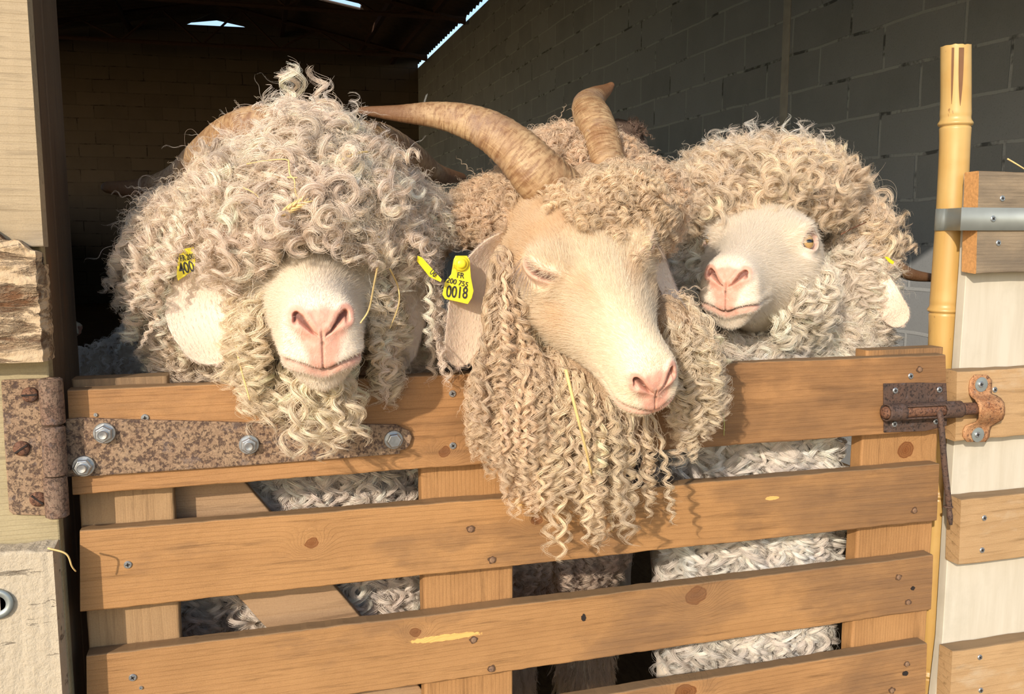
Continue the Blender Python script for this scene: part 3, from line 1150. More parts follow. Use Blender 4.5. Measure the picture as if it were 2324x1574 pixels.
# hump over the rod, flat ears above and below
secs = [(850, -.0), (862, -.0), (880, -.0), (893, -.0), (899, -.005), (905, -.015), (914, -.023), (925, -.026), (938, -.024), (950, -.017), (958, -.008), (966, -.001), (975, -.0), (990, -.0), (1002, -.0)]
uL = {850: 2212, 862: 2202, 880: 2199, 893: 2200, 899: 2204, 905: 2212, 914: 2219, 925: 2222, 938: 2222, 950: 2221, 958: 2214, 966: 2192, 975: 2186, 990: 2185, 1002: 2194}
uR = {850: 2240, 862: 2250, 880: 2250, 893: 2250, 899: 2262, 905: 2272, 914: 2278, 925: 2280, 938: 2280, 950: 2276, 958: 2262, 966: 2250, 975: 2246, 990: 2244, 1002: 2236}
bm = bmesh.new()
rows = []
for v_, dy in secs:
    row = []
    for k in range(9):
        u_ = uL[v_]+(uR[v_]-uL[v_])*k/8
        row.append(bm.verts.new(at(u_, v_, yk+dy)+Vector((0, .0006*sn(u_*.1, v_*.1, 0), 0))))
    rows.append(row)
for A_, B_ in zip(rows, rows[1:]):
    for k in range(8):
        bm.faces.new((A_[k], A_[k+1], B_[k+1], B_[k]))
o = bm_obj('hasp', bm, M['rust_orange'], keep, True)
m_ = o.modifiers.new('s', 'SOLIDIFY')
m_.thickness = .0025
m_.offset = 0
for u, v in ((2227, 872), (2219, 986)):
    p = at(u, v, yk-.002)
    bm = bmesh.new()
    lathe_bm(bm, p, (0, -1, 0), [(.0108, -.0005), (.0108, .0008), (.0045, .0014)], 32)
    w_ = bm_obj('washer', bm, M['galvanised'], keep)
    s_ = screw(u, v, yk-.0035, keep, .0045)
    w_.parent = s_
    w_.location = (0, 0, 0)

# ------------------------------------------------------------------ goats: materials
def skin_mat(name, fur, tan):
    """short-haired hide: cream fur, tan patches, bare pink nose and lips (masks stored per vertex)"""
    q = NT(name)
    at_ = q.n('Attribute', attribute_name='marks')
    sp = q.n('SeparateColor', {'Color': at_.outputs['Color']})
    f = q.coord()
    n1 = q.noise(f, 45, 4, .6)
    n2 = q.noise(f, 420, 3, .6)
    c = q.mix(q.math('MULTIPLY', n1, .5), fur, tuple(x*.86 for x in fur))
    c = q.mix(sp.outputs[1], c, tan)
    pk = q.mix(q.noise(f, 160, 4, .7), (.72, .40, .30), (.62, .31, .23))
    c = q.mix(sp.outputs[0], c, pk)
    c = q.mix(sp.outputs[2], c, (.13, .05, .04))
    m = q.done(c, .55, 0, q.bump(n2, .45, .0012), .3)
    q.b.inputs['Subsurface Weight'].default_value = .12
    q.b.inputs['Subsurface Radius'].default_value = (.006, .0025, .0015)
    q.b.inputs['Subsurface Scale'].default_value = 1.0
    return m


def hair_mat(name, translucent=.38):
    q = NT(name)
    at_ = q.n('Attribute', attribute_name='tint')
    tr = q.n('BsdfTranslucent', {'Color': at_.outputs['Color']})
    mx = q.n('MixShader', {'Fac': translucent})
    q.set(q.b.inputs['Base Color'], at_.outputs['Color'])
    q.b.inputs['Roughness'].default_value = .38
    q.b.inputs['Specular IOR Level'].default_value = .55
    q.t.links.new(q.b.outputs[0], mx.inputs[1])
    q.t.links.new(tr.outputs[0], mx.inputs[2])
    q.t.links.new(mx.outputs[0], q.out.inputs[0])
    return q.m


def wool_mat(name, a, b):
    q = NT(name)
    f = q.coord()
    n1 = q.noise(f, 55, 5, .65, .8)
    n2 = q.noise(f, 300, 4, .7)
    c = q.mix(q.ramp(n1, ((.35, 0.0), (.65, 1.0))), a, b)
    h = q.math('ADD', n1, q.math('MULTIPLY', n2, .5))
    return q.done(c, .85, 0, q.bump(h, .9, .012), .15)


def horn_mat(name, a, b, dark, scale=1.0):
    q = NT(name)
    at_ = q.n('Attribute', attribute_name='along')
    sp = q.n('SeparateColor', {'Color': at_.outputs['Color']})
    t = sp.outputs[0]
    f = q.coord()
    n1 = q.noise(f, 40, 5, .65, .4)
    cv = q.n('CombineXYZ', {0: q.math('MULTIPLY', t, 70.0*scale), 1: q.math('MULTIPLY', sp.outputs[1], 5.0), 2: 0.0})
    n2 = q.noise(cv.outputs[0], 1.0, 5, .65, .4)
    cv2 = q.n('CombineXYZ', {0: q.math('MULTIPLY', t, 9.0), 1: q.math('MULTIPLY', sp.outputs[1], 60.0), 2: 0.0})
    n3 = q.noise(cv2.outputs[0], 1.0, 4, .7)
    c = q.mix(q.ramp(n1, ((.35, 0.0), (.65, 1.0))), a, b)
    c = q.mix(q.ramp(n2, ((.46, 0.0), (.62, .75))), c, dark)
    c = q.mix(q.ramp(n3, ((.56, 0.0), (.70, .5))), c, tuple(min(1, x*1.35) for x in a))
    n5 = q.noise(f, 14, 5, .7)
    c = q.mix(q.ramp(n5, ((.50, 0.0), (.64, .5))), c, (.22, .14, .11))
    tip = q.ramp(t, ((.72, 0.0), (.84, .8), (1.0, .9)))
    c = q.mix(tip, c, tuple(x*.9 for x in dark))
    h = q.math('ADD', q.math('MULTIPLY', n2, .8), q.math('MULTIPLY', n3, .4))
    return q.done(c, .48, 0, q.bump(h, .55, .0022), .4)


M['hair'] = hair_mat('mohair')
M['skin1'] = skin_mat('white_hide', (.80, .70, .58), (.72, .52, .33))
M['skin2'] = skin_mat('cream_hide', (.80, .68, .52), (.70, .46, .26))
M['wool'] = wool_mat('wool_undercoat', (.74, .62, .49), (.60, .47, .35))
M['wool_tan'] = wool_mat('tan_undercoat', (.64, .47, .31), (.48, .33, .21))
M['wool_dimmed'] = wool_mat('dimmed_undercoat', (.40, .33, .28), (.26, .21, .18))  # white wool, darkened to stand for the gloom far back
M['horn'] = horn_mat('horn_tan', (.46, .32, .175), (.30, .175, .085), (.17, .075, .03))
M['horn_dark'] = horn_mat('horn_brown', (.17, .09, .05), (.12, .055, .03), (.05, .022, .012))
M['tag_yellow'] = plain('yellow_plastic', (.80, .66, .03), .35, 0, .06, 90, .05, .5)
M['tag_ink'] = plain('black_ink', (.03, .03, .03), .6, 0, .1)
M['straw'] = plain('dry_straw', (.72, .52, .22), .5, 0, .25, 60, .2)
M['lash'] = plain('pale_lash', (.55, .40, .28), .6, 0, .1)


def eye_mat():
    q = NT('amber_eye')
    at_ = q.n('Attribute', attribute_name='iris')
    sp = q.n('SeparateColor', {'Color': at_.outputs['Color']})
    x = q.math('SUBTRACT', sp.outputs[0], .5)      # across (the slot runs along this)
    y = q.math('SUBTRACT', sp.outputs[1], .5)
    r = q.math('SQRT', q.math('ADD', q.math('MULTIPLY', x, x), q.math('MULTIPLY', y, y)))
    n_ = q.noise(q.coord(), 900, 3, .6)
    iris = q.mix(n_, (.62, .40, .16), (.36, .20, .07))
    c = q.mix(q.ramp(r, ((.27, 0.0), (.31, 1.0))), iris, (.035, .022, .018))
    c = q.mix(q.ramp(r, ((.40, 0.0), (.43, 1.0))), c, (.50, .40, .34))
    px_ = q.math('DIVIDE', x, .20)
    py_ = q.math('DIVIDE', y, .075)
    pr = q.math('ADD', q.math('POWER', q.math('ABSOLUTE', px_), 4.0), q.math('POWER', q.math('ABSOLUTE', py_), 2.6))
    c = q.mix(q.ramp(pr, ((.85, 1.0), (1.1, 0.0))), c, (.006, .006, .008))
    m = q.done(c, .06, 0, None, .6)
    q.b.inputs['Coat Weight'].default_value = .8
    q.b.inputs['Coat Roughness'].default_value = .03
    return m


M['eye'] = eye_mat()

# ------------------------------------------------------------------ goats: geometry
V3 = lambda p: np.array([p[0], p[1], p[2]], float)
nrm = lambda a: a/np.maximum(np.linalg.norm(a, axis=-1, keepdims=True), 1e-12)
SS = lambda e0, e1, x: (lambda t: t*t*(3-2*t))(np.clip((x-e0)/(e1-e0), 0, 1))
G = lambda x, s: np.exp(-(x/s)**2)

PROF_D = np.array([0, 20, 45, 70, 100, 130, 160, 185, 210, 240, 270.])
PROF_T = np.array([19, 24, 28, 32, 39, 48, 59, 66, 67, 62, 50.])
PROF_B = np.array([-43, -50, -49, -48, -51, -58, -66, -71, -74, -74, -72.])
PROF_W = np.array([27, 31, 32, 34, 40, 50, 61, 65, 63, 59, 57.])


def prof_at(tab, d):
    # smooth interpolation of the head's outline
    x = np.clip(d, PROF_D[0], PROF_D[-1])
    i = np.clip(np.searchsorted(PROF_D, x)-1, 0, len(PROF_D)-2)
    t = (x-PROF_D[i])/(PROF_D[i+1]-PROF_D[i])
    m = np.gradient(tab, PROF_D)
    h = PROF_D[i+1]-PROF_D[i]
    return ((2*t**3-3*t**2+1)*tab[i]+(t**3-2*t**2+t)*h*m[i]+(-2*t**3+3*t**2)*tab[i+1]+(t**3-t**2)*h*m[i+1])


class Head:
    """nose tip N, facing F (world), side hint; local units are millimetres: x sideways, d back from the nose, z towards the brow"""
    def __init__(self, N, F, side, kd, kx, kz):
        self.N = V3(N)
        self.F = nrm(V3(F))
        s = V3(side)
        self.S = nrm(s-self.F*(s@self.F))
        self.U = np.cross(self.S, self.F)
        if self.U[2] < 0:
            self.U = -self.U
        self.k = (kx*.001, kd*.001, kz*.001)

    def w(self, L):
        L = np.asarray(L, float)
        return self.N+self.S*(L[..., 0:1]*self.k[0])-self.F*(L[..., 1:2]*self.k[1])+self.U*(L[..., 2:3]*self.k[2])

    def l(self, Pw):
        r = Pw-self.N
        return np.stack([r@self.S/self.k[0], -(r@self.F)/self.k[1], r@self.U/self.k[2]], -1)


def seg_dist(P, pts, r):
    """distance (x,z plane) to a polyline with a radius per vertex; negative inside"""
    best = np.full(P.shape[0], 1e9)
    for a, b, ra, rb in zip(pts[:-1], pts[1:], r[:-1], r[1:]):
        a, b = np.array(a, float), np.array(b, float)
        ab = b-a
        t = np.clip(((P-a)@ab)/(ab@ab), 0, 1)
        d = np.linalg.norm(P-(a+t[:, None]*ab), axis=1)-(ra+(rb-ra)*t)
        best = np.minimum(best, d)
    return best


def head_local(eyes='open', nth=300, mw=1.0, mouth_up=0.0, eye_z=30.):
    """structured grid of the head, (rings, nth, 3) in local millimetres, plus colour masks"""
    s = np.linspace(0, 1, 150)
    d = np.concatenate([22*(s[:46]/s[45])**1.9, np.linspace(22, 75, 46)[1:], np.linspace(75, 270, 80)[1:]])
    th = np.linspace(0, 2*np.pi, nth, endpoint=False)
    D, T = np.meshgrid(d, th, indexing='ij')
    c, sn_ = np.cos(T), np.sin(T)
    Tt, Bb, Ww = prof_at(PROF_T, D), prof_at(PROF_B, D), prof_at(PROF_W, D)
    zc = np.where(D < 60, -10+0*D, -10+(D-60)*.03)
    e = np.where(D < 24, (1-(1-np.clip(D/24, 0, 1))**2.5)**(1/2.5), 1.0)
    ex = .86
    z = zc+np.where(sn_ > 0, Tt-zc, zc-Bb)*e*np.sign(sn_)*np.abs(sn_)**ex
    x = Ww*e*np.sign(c)*np.abs(c)**.9
    low = np.clip(-(z-zc)/(zc-Bb), 0, 1)
    hi = np.clip((z-zc)/(Tt-zc), 0, 1)
    # narrow lower jaw behind the lips, slimmer bridge of the nose
    x *= 1-.34*low**1.6*SS(25, 80, D)-.12*low**2
    x *= 1-.16*hi**2*SS(15, 60, D)*(1-SS(120, 170, D))
    Dd = D + 15*SS(0, 1, np.clip((-z-22)/24, 0, 1))*np.exp(-D/26) + 3.5*SS(8, 24, z)*np.exp(-D/14)
    L = np.stack([x, Dd, z], -1)
    pink = np.zeros(D.shape)
    tan = np.zeros(D.shape)
    dark = np.zeros(D.shape)

    def normals(L):
        a = np.roll(L, -1, 1)-np.roll(L, 1, 1)
        b = np.gradient(L, axis=0)
        n = np.cross(b, a)
        n = nrm(n)
        sgn = np.sign((n*(L-np.array([0, 0, -10.])*[1, 0, 1]-L*[0, 1, 0])).sum(-1, keepdims=True).mean())
        n = n*sgn
        n[0] = [0, -1, 0]
        return n

    N_ = normals(L)
    X, Dp, Z = np.abs(L[..., 0]), L[..., 1], L[..., 2]
    XZ = np.stack([X.ravel(), Z.ravel()], -1)
    front = 1-SS(17, 27, Dp)
    # nose: wings and nostrils
    nos = [(3.4, -4.5), (6.5, -2.8), (10.5, 1.5), (14.5, 6), (17.2, 7.6), (18.6, 4.5)]
    dn = seg_dist(XZ, nos, [.25, .7, 1.5, 2.5, 2.7, 1.4]).reshape(X.shape)
    carve = -(9.5*(1-SS(-1.3, .9, dn)))*front
    rim = (1.5*G(dn-3.2, 2.4))*front*SS(-6, 2, Z)
    wing = 1.9*G(np.hypot((X-18)/7, (Z-6)/10), 1.0)*front
    tipb = 1.5*G(np.hypot(X/7, (Z-6)/9), 1)*front
    phil = -(1.6*G(X, 1.0))*front*SS(-31, -28, Z)*(1-SS(-4, 0, Z))
    below = -1.8*G(np.hypot((X-12)/7, (Z+8)/5), 1)*front
    # mouth: from the middle of the front, back along the cheeks with a faint smile
    zm = -29.0 + mouth_up + 6.0*SS(2, 27, X) + 3.5*SS(10, 62, Dp) - 1.2*G(X, 8) + .8*G(X-12, 6)*front
    lim = 1-SS(58, 70, Dp)
    dm = Z-zm
    mouth = (-3.8*G(dm, 1.3) + 1.7*G(dm-4.5, 4.2) + 1.9*G(dm+5.0, 3.6))*lim
    jawdim = -2.2*SS(3, 14, -dm)*lim*(1-front*.4)
    chin = 2.0*G(np.hypot(X/12, (Dp-24)/11), 1)*SS(-34, -42, Z)
    corner = 1.6*G(np.hypot((Dp-68)/9, dm/8), 1)
    # bone under the hide
    brow = 7*G(np.hypot((Dp-158)/22, (Z-44)/13), 1)*SS(25, 45, X)
    crest = 2.5*G(np.hypot((Dp-120)/34, (Z-(-2+.0*Dp))/9), 1)*SS(20, 34, X)
    cheek = 4*G(np.hypot((Dp-192)/30, (Z+26)/26), 1)*SS(20, 40, X)
    tear = -3.0*G(np.hypot((Dp-128)/18, (Z-20)/9), 1)*SS(15, 34, X)
    # eyes
    ea, eb = (15.0, 7.4) if eyes == 'open' else (15, 2.0)
    ex_, ez_ = (163. if eyes == 'open' else 156.), eye_z
    tilt = .22
    du = (Dp-ex_)*math.cos(tilt)+(Z-ez_)*math.sin(tilt)
    dv = -(Dp-ex_)*math.sin(tilt)+(Z-ez_)*math.cos(tilt)
    on = SS(16, 34, X)
    if eyes == 'open':
        ball = 7*G(np.hypot(du/22, dv/18), 1)*on
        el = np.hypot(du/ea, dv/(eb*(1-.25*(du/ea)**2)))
        socket = -16*(1-SS(.86, 1.06, el))*on
        lid = 2.6*G((el-1.22)*8, 2.0)*on + 2.0*G(np.hypot(du/15, (dv-12)/3.0), 1)*on - 1.6*G(np.hypot(du/17, (dv-17)/2.2), 1)*on
        eyemask = (1-SS(1.0, 1.5, el))*on
        darkeye = (1-SS(.95, 1.14, el))*on
    else:
        ball = 9.5*G(np.hypot(du/20, (dv+1)/15), 1)*on
        sl = dv+4.5-2.8*(du/18)**2
        ends = 1-SS(16, 21, np.abs(du))
        socket = (-7.0*G(sl, 1.7))*ends*on
        lid = (2.6*G(sl-4, 2.6)+2.6*G(sl+3.4, 2.2))*ends*on - 2.0*G(dv-13-.1*du, 2.5)*(1-SS(12, 22, np.abs(du)))*on - 1.3*G(dv+13, 2.0)*(1-SS(10, 20, np.abs(du)))*on
        eyemask = G(sl+1, 6.5)*ends*on*1.2
        darkeye = 2.0*G(sl, 2.0)*ends*on
    L = L + N_*(rim+wing+tipb+phil+below+mouth+jawdim+chin+corner+brow+crest+cheek+tear+ball+socket+lid)[..., None]*1.0
    L[..., 1] -= carve*.8                       # nostrils run straight back
    L[..., 0] -= np.sign(L[..., 0])*np.where(dn < 0, 0, 0)
    L[..., 0] *= mw+(1-mw)*SS(50, 150, L[..., 1])    # slimmer or fuller muzzle
    # colour masks
    nose_v = 7+.46*np.clip(Z+26, 0, 34)
    pad = (1-SS(nose_v*.80, nose_v*1.10+4.5, X))*SS(-32, -26, Z)*(1-SS(9, 15, Z-2*np.cos(X/6)))*front
    dnp = (1-SS(2.2, 5.5, dn))*front
    lips = G(dm+2.2, 3.0)*lim*SS(80, 10, Dp)*(1-SS(20, 46, Dp))*1.0
    pink = np.clip(np.maximum(np.maximum(pad, dnp), lips*.85), 0, 1)
    pn = np.array([mnoise.noise(Vector((x*.25, d*.2, z*.25))) for x, d, z in L.reshape(-1, 3)]).reshape(X.shape)
    pink = np.clip(pink*(1+.35*pn), 0, 1)
    pink = np.maximum(pink, eyemask*.6)
    dark = np.clip((1-SS(-1.6, .3, dn))*front*.92 + G(dm, 1.2)*lim*.8 + G(X, .5)*front*SS(-28, -25, Z)*(1-SS(-6, -3, Z))*.5 + darkeye*.55, 0, 1)  # nostril and lid pigment, plus shade painted into the mouth crease
    return L, pink, dark, (Dp, X, Z, front)


def ring_mesh(rings, close_end=True):
    """rings: (n, m, 3) -> verts, faces; first ring is collapsed to a fan"""
    n, m, _ = rings.shape
    verts = rings.reshape(-1, 3)
    i = np.arange(n-1)[:, None]*m
    k = np.arange(m)[None, :]
    a = i+k
    b = i+(k+1) % m
    quads = np.stack([a, b, b+m, a+m], -1).reshape(-1, 4)
    return verts, quads


def raw_mesh(name, verts, quads, tris=None, mat=None, parent=None, attrs=None, smooth=True):
    me = bpy.data.meshes.new(name)
    verts = np.asarray(verts, np.float32)
    quads = np.asarray(quads, np.int32)
    nt = 0 if tris is None else len(tris)
    nl = quads.size+nt*3
    me.vertices.add(len(verts))
    me.vertices.foreach_set('co', verts.ravel())
    me.loops.add(nl)
    li = quads.ravel() if nt == 0 else np.concatenate([quads.ravel(), np.asarray(tris, np.int32).ravel()])
    me.loops.foreach_set('vertex_index', li)
    me.polygons.add(len(quads)+nt)
    st = np.arange(len(quads))*4
    if nt:
        st = np.concatenate([st, len(quads)*4+np.arange(nt)*3])
    me.polygons.foreach_set('loop_start', st.astype(np.int32))
    me.update(calc_edges=True)
    me.validate()
    if smooth:
        me.polygons.foreach_set('use_smooth', [True]*len(me.polygons))
    for k, v in (attrs or {}).items():
        at_ = me.color_attributes.new(k, 'FLOAT_COLOR', 'POINT')
        at_.data.foreach_set('color', np.hstack([v, np.ones((len(v), 1))]).astype(np.float32).ravel())
    o = bpy.data.objects.new(name, me)
    COL.objects.link(o)
    if mat:
        me.materials.append(mat)
    if parent is not None:
        o.parent = parent
        o.location = -origin_of(parent)
    return o


class Build:
    """collects several closed shells (head-neck-trunk, legs, ears) into the one body mesh"""
    def __init__(self):
        self.v, self.q, self.c, self.n = [], [], [], 0

    def add(self, rings, marks):
        v, q = ring_mesh(rings)
        self.v.append(v)
        self.q.append(q+self.n)
        self.c.append(marks.reshape(-1, 3))
        self.n += len(v)
        # end caps
        m = rings.shape[1]
        for base, ring in ((self.n-len(v), rings[0]), (self.n-m, rings[-1])):
            self.v.append(ring.mean(0)[None])
            self.c.append(marks.reshape(-1, 3)[0 if base == self.n-len(v) else -1][None])
            k = np.arange(m)
            f = np.stack([base+k, base+(k+1) % m, np.full(m, self.n), np.full(m, self.n)], -1)
            self.tri = getattr(self, 'tri', [])
            self.tri.append(f[:, :3])
            self.n += 1

    def obj(self, name, mat, parent):
        return raw_mesh(name, np.vstack(self.v), np.vstack(self.q), np.vstack(self.tri), mat, parent, {'marks': np.vstack(self.c)})


def tube_rings(ctrl, n=40, m=40, S0=None, flat=1.0):
    """ctrl rows: x,y,z, half width, half height; rings lie across the path; returns (n,m,3)"""
    c = spline(ctrl, n)
    P = c[:, :3]
    tg = nrm(np.gradient(P, axis=0))
    s = np.array([1., 0, 0]) if S0 is None else V3(S0)
    out = []
    a = np.linspace(0, 2*np.pi, m, endpoint=False)
    for i in range(n):
        s = nrm(s-tg[i]*(s@tg[i]))
        u = np.cross(s, tg[i])
        out.append(P[i]+s*(np.cos(a)[:, None]*c[i, 3])+u*(np.sin(a)[:, None]*c[i, 4]))
    return np.array(out)


def ear_rings(ctrl, n=60, m=36, cup=.25, face=None):
    """flat drooping leaf: ctrl rows x,y,z,half width,turn (deg); thin closed section, cupped"""
    c = spline(ctrl, n)
    P = c[:, :3]
    tg = nrm(np.gradient(P, axis=0))
    a = np.linspace(0, 2*np.pi, m, endpoint=False)
    out = []
    for i in range(n):
        f = nrm(V3(CAM)-P[i]) if face is None else V3(face)
        s = nrm(np.cross(tg[i], f))
        u = np.cross(s, tg[i])
        tw = math.radians(c[i, 4])
        s, u = s*math.cos(tw)+u*math.sin(tw), u*math.cos(tw)-s*math.sin(tw)
        t = i/(n-1)
        w = c[i, 3]*(1 if t < .86 else math.sqrt(max(1e-4, 1-((t-.86)/.14)**2)))
        th = .0034*(1-.55*t)*(1 if t < .97 else .6)
        ca, sa = np.cos(a), np.sin(a)
        bow = cup*w*(1-ca**2)-cup*w*.5
        out.append(P[i]+s*(ca*w)[:, None]+u*(sa*th-bow)[:, None])
    return np.array(out)


def horn_mesh(name, ctrl, mat, parent, ridge=.035, nring=34, ratio=.72, keel=.0, seedh=0., n=260, S0=None):
    c = spline(ctrl, n)
    P = c[:, :3]
    tg = nrm(np.gradient(P, axis=0))
    m = 64
    s = np.array([1., 0, 0]) if S0 is None else V3(S0)
    a = np.linspace(0, 2*np.pi, m, endpoint=False)
    rings, al = [], []
    L = np.concatenate([[0], np.cumsum(np.linalg.norm(np.diff(P, axis=0), axis=1))])
    L /= L[-1]
    for i in range(n):
        s = nrm(s-tg[i]*(s@tg[i]))
        u = np.cross(s, tg[i])
        t = L[i]
        r = c[i, 3]
        prx = np.array([ridge*(1-t*.8)*(0.28*math.sin(2*math.pi*(nring*t+.7*sn(math.cos(x)*1.3+seedh, math.sin(x)*1.3, t*4)))
                        + .9*sn(math.cos(x)*1.0+seedh, math.sin(x), t*26)+.5*sn(math.cos(x)*3+seedh, math.sin(x)*3, t*60)) for x in a])
        k = 1+keel*np.exp(-((a-np.pi/2)/.35)**2)
        rr = r*(1+prx)*k
        if i > n-8:
            rr = rr*math.sqrt(max(.02, 1-((i-(n-8))/8.0)**2))
        rings.append(P[i]+s*(np.cos(a)*rr)[:, None]+u*(np.sin(a)*rr*ratio)[:, None])
        al.append(np.stack([np.full(m, t), np.abs(np.sin(a/2)), a*0], -1))
    R = np.array(rings)
    v, q = ring_mesh(R)
    al = np.array(al).reshape(-1, 3)
    v = np.vstack([v, R[0].mean(0), R[-1].mean(0)])
    al = np.vstack([al, al[0], al[-1]])
    k = np.arange(m)
    tr = np.vstack([np.stack([k, (k+1) % m, np.full(m, len(v)-2)], -1), np.stack([(n-1)*m+k, (n-1)*m+(k+1) % m, np.full(m, len(v)-1)], -1)])
    return raw_mesh(name, v, q, tr, mat, parent, {'along': al})


# ------------------------------------------------------------------ fleece
def fluff(S, roots, normals, blobs, rng, col, **kw):
    """fine loose fibres between the ringlets"""
    a = dict(length=(.03, .055), R=(.0015, .0045), pitch=(.010, .022), lift=.9, strands=1, bundle=.0005, rad=.00017, pts=18, steps=9, spread=.55, clear=.002, colvar=.06)
    a.update(kw)
    locks(S, roots, normals, blobs, rng, col=col, **a)


class Blob:
    def __init__(self, c, r, axes=None):
        self.c = V3(c)
        self.r = np.array(r, float)
        self.A = np.eye(3) if axes is None else np.array(axes, float)   # rows = axes

    def f(self, P):
        q = (P-self.c)@self.A.T/self.r
        k0 = np.linalg.norm(q, axis=-1)
        k1 = np.linalg.norm(q/self.r, axis=-1)
        return k0*(k0-1)/np.maximum(k1, 1e-9)

    def sample(self, n, rng):
        q = nrm(rng.normal(size=(n*3, 3)))
        # area weighting by rejection
        w = np.linalg.norm(q/self.r, axis=1)
        keep = rng.random(len(q)) < w/w.max()
        q = q[keep][:n]
        return self.c+(q*self.r)@self.A, nrm((q/self.r)@self.A)

    def area(self):
        a, b, c = self.r
        p = 1.6075
        return 4*math.pi*(((a*b)**p+(a*c)**p+(b*c)**p)/3)**(1/p)


def sdf(P, blobs):
    return np.min([b.f(P) for b in blobs], axis=0)


def sdf_grad(P, blobs, e=.002):
    g = np.stack([sdf(P+np.eye(3)[i]*e, blobs)-sdf(P-np.eye(3)[i]*e, blobs) for i in range(3)], -1)
    return nrm(g)


def blob_from_px(u, v, Y, ru, ry, rv, rot=0.0):
    """ellipsoid centred on a picture point at depth Y; ru, rv in pixels there, ry in metres"""
    p = at(u, v, Y)
    k = (p-CAM).dot(FWD)/FPX
    a = math.radians(rot)
    ax = np.array([[math.cos(a), 0, -math.sin(a)], [0, 1, 0], [math.sin(a), 0, math.cos(a)]])
    return Blob(p, (ru*k, ry, rv*k), ax)


class Strands:
    """hair strands gathered for one Curves object"""
    def __init__(self):
        self.P, self.R, self.sz, self.C = [], [], [], []

    def add(self, pts, rad, col):
        # pts (n, k, 3), rad (n, k), col (n, 3)
        n, k, _ = pts.shape
        self.P.append(pts.reshape(-1, 3).astype(np.float32))
        self.R.append(rad.reshape(-1).astype(np.float32))
        self.sz.append(np.full(n, k, np.int32))
        self.C.append(col.astype(np.float32))

    def obj(self, name, mat, parent):
        P, R, sz, C = np.vstack(self.P), np.concatenate(self.R), np.concatenate(self.sz), np.vstack(self.C)
        cu = bpy.data.hair_curves.new(name)
        cu.add_curves(sz.tolist())
        cu.attributes['position'].data.foreach_set('vector', P.ravel())
        ra = cu.attributes.get('radius') or cu.attributes.new('radius', 'FLOAT', 'POINT')
        ra.data.foreach_set('value', R)
        ti = cu.attributes.new('tint', 'FLOAT_COLOR', 'CURVE')
        ti.data.foreach_set('color', np.hstack([np.clip(C, 0, .97), np.ones((len(C), 1))]).astype(np.float32).ravel())
        cu.materials.append(mat)
        o = bpy.data.objects.new(name, cu)
        COL.objects.link(o)
        o.parent = parent
        o.location = -origin_of(parent)
        print(name, len(sz), 'strands', len(P), 'points')
        self.P, self.R, self.sz, self.C = [], [], [], []
        return o


QUAL = 1.6
TAG_CLEAR = [(1012, 572), (1076, 572), (1082, 696), (1002, 690)]


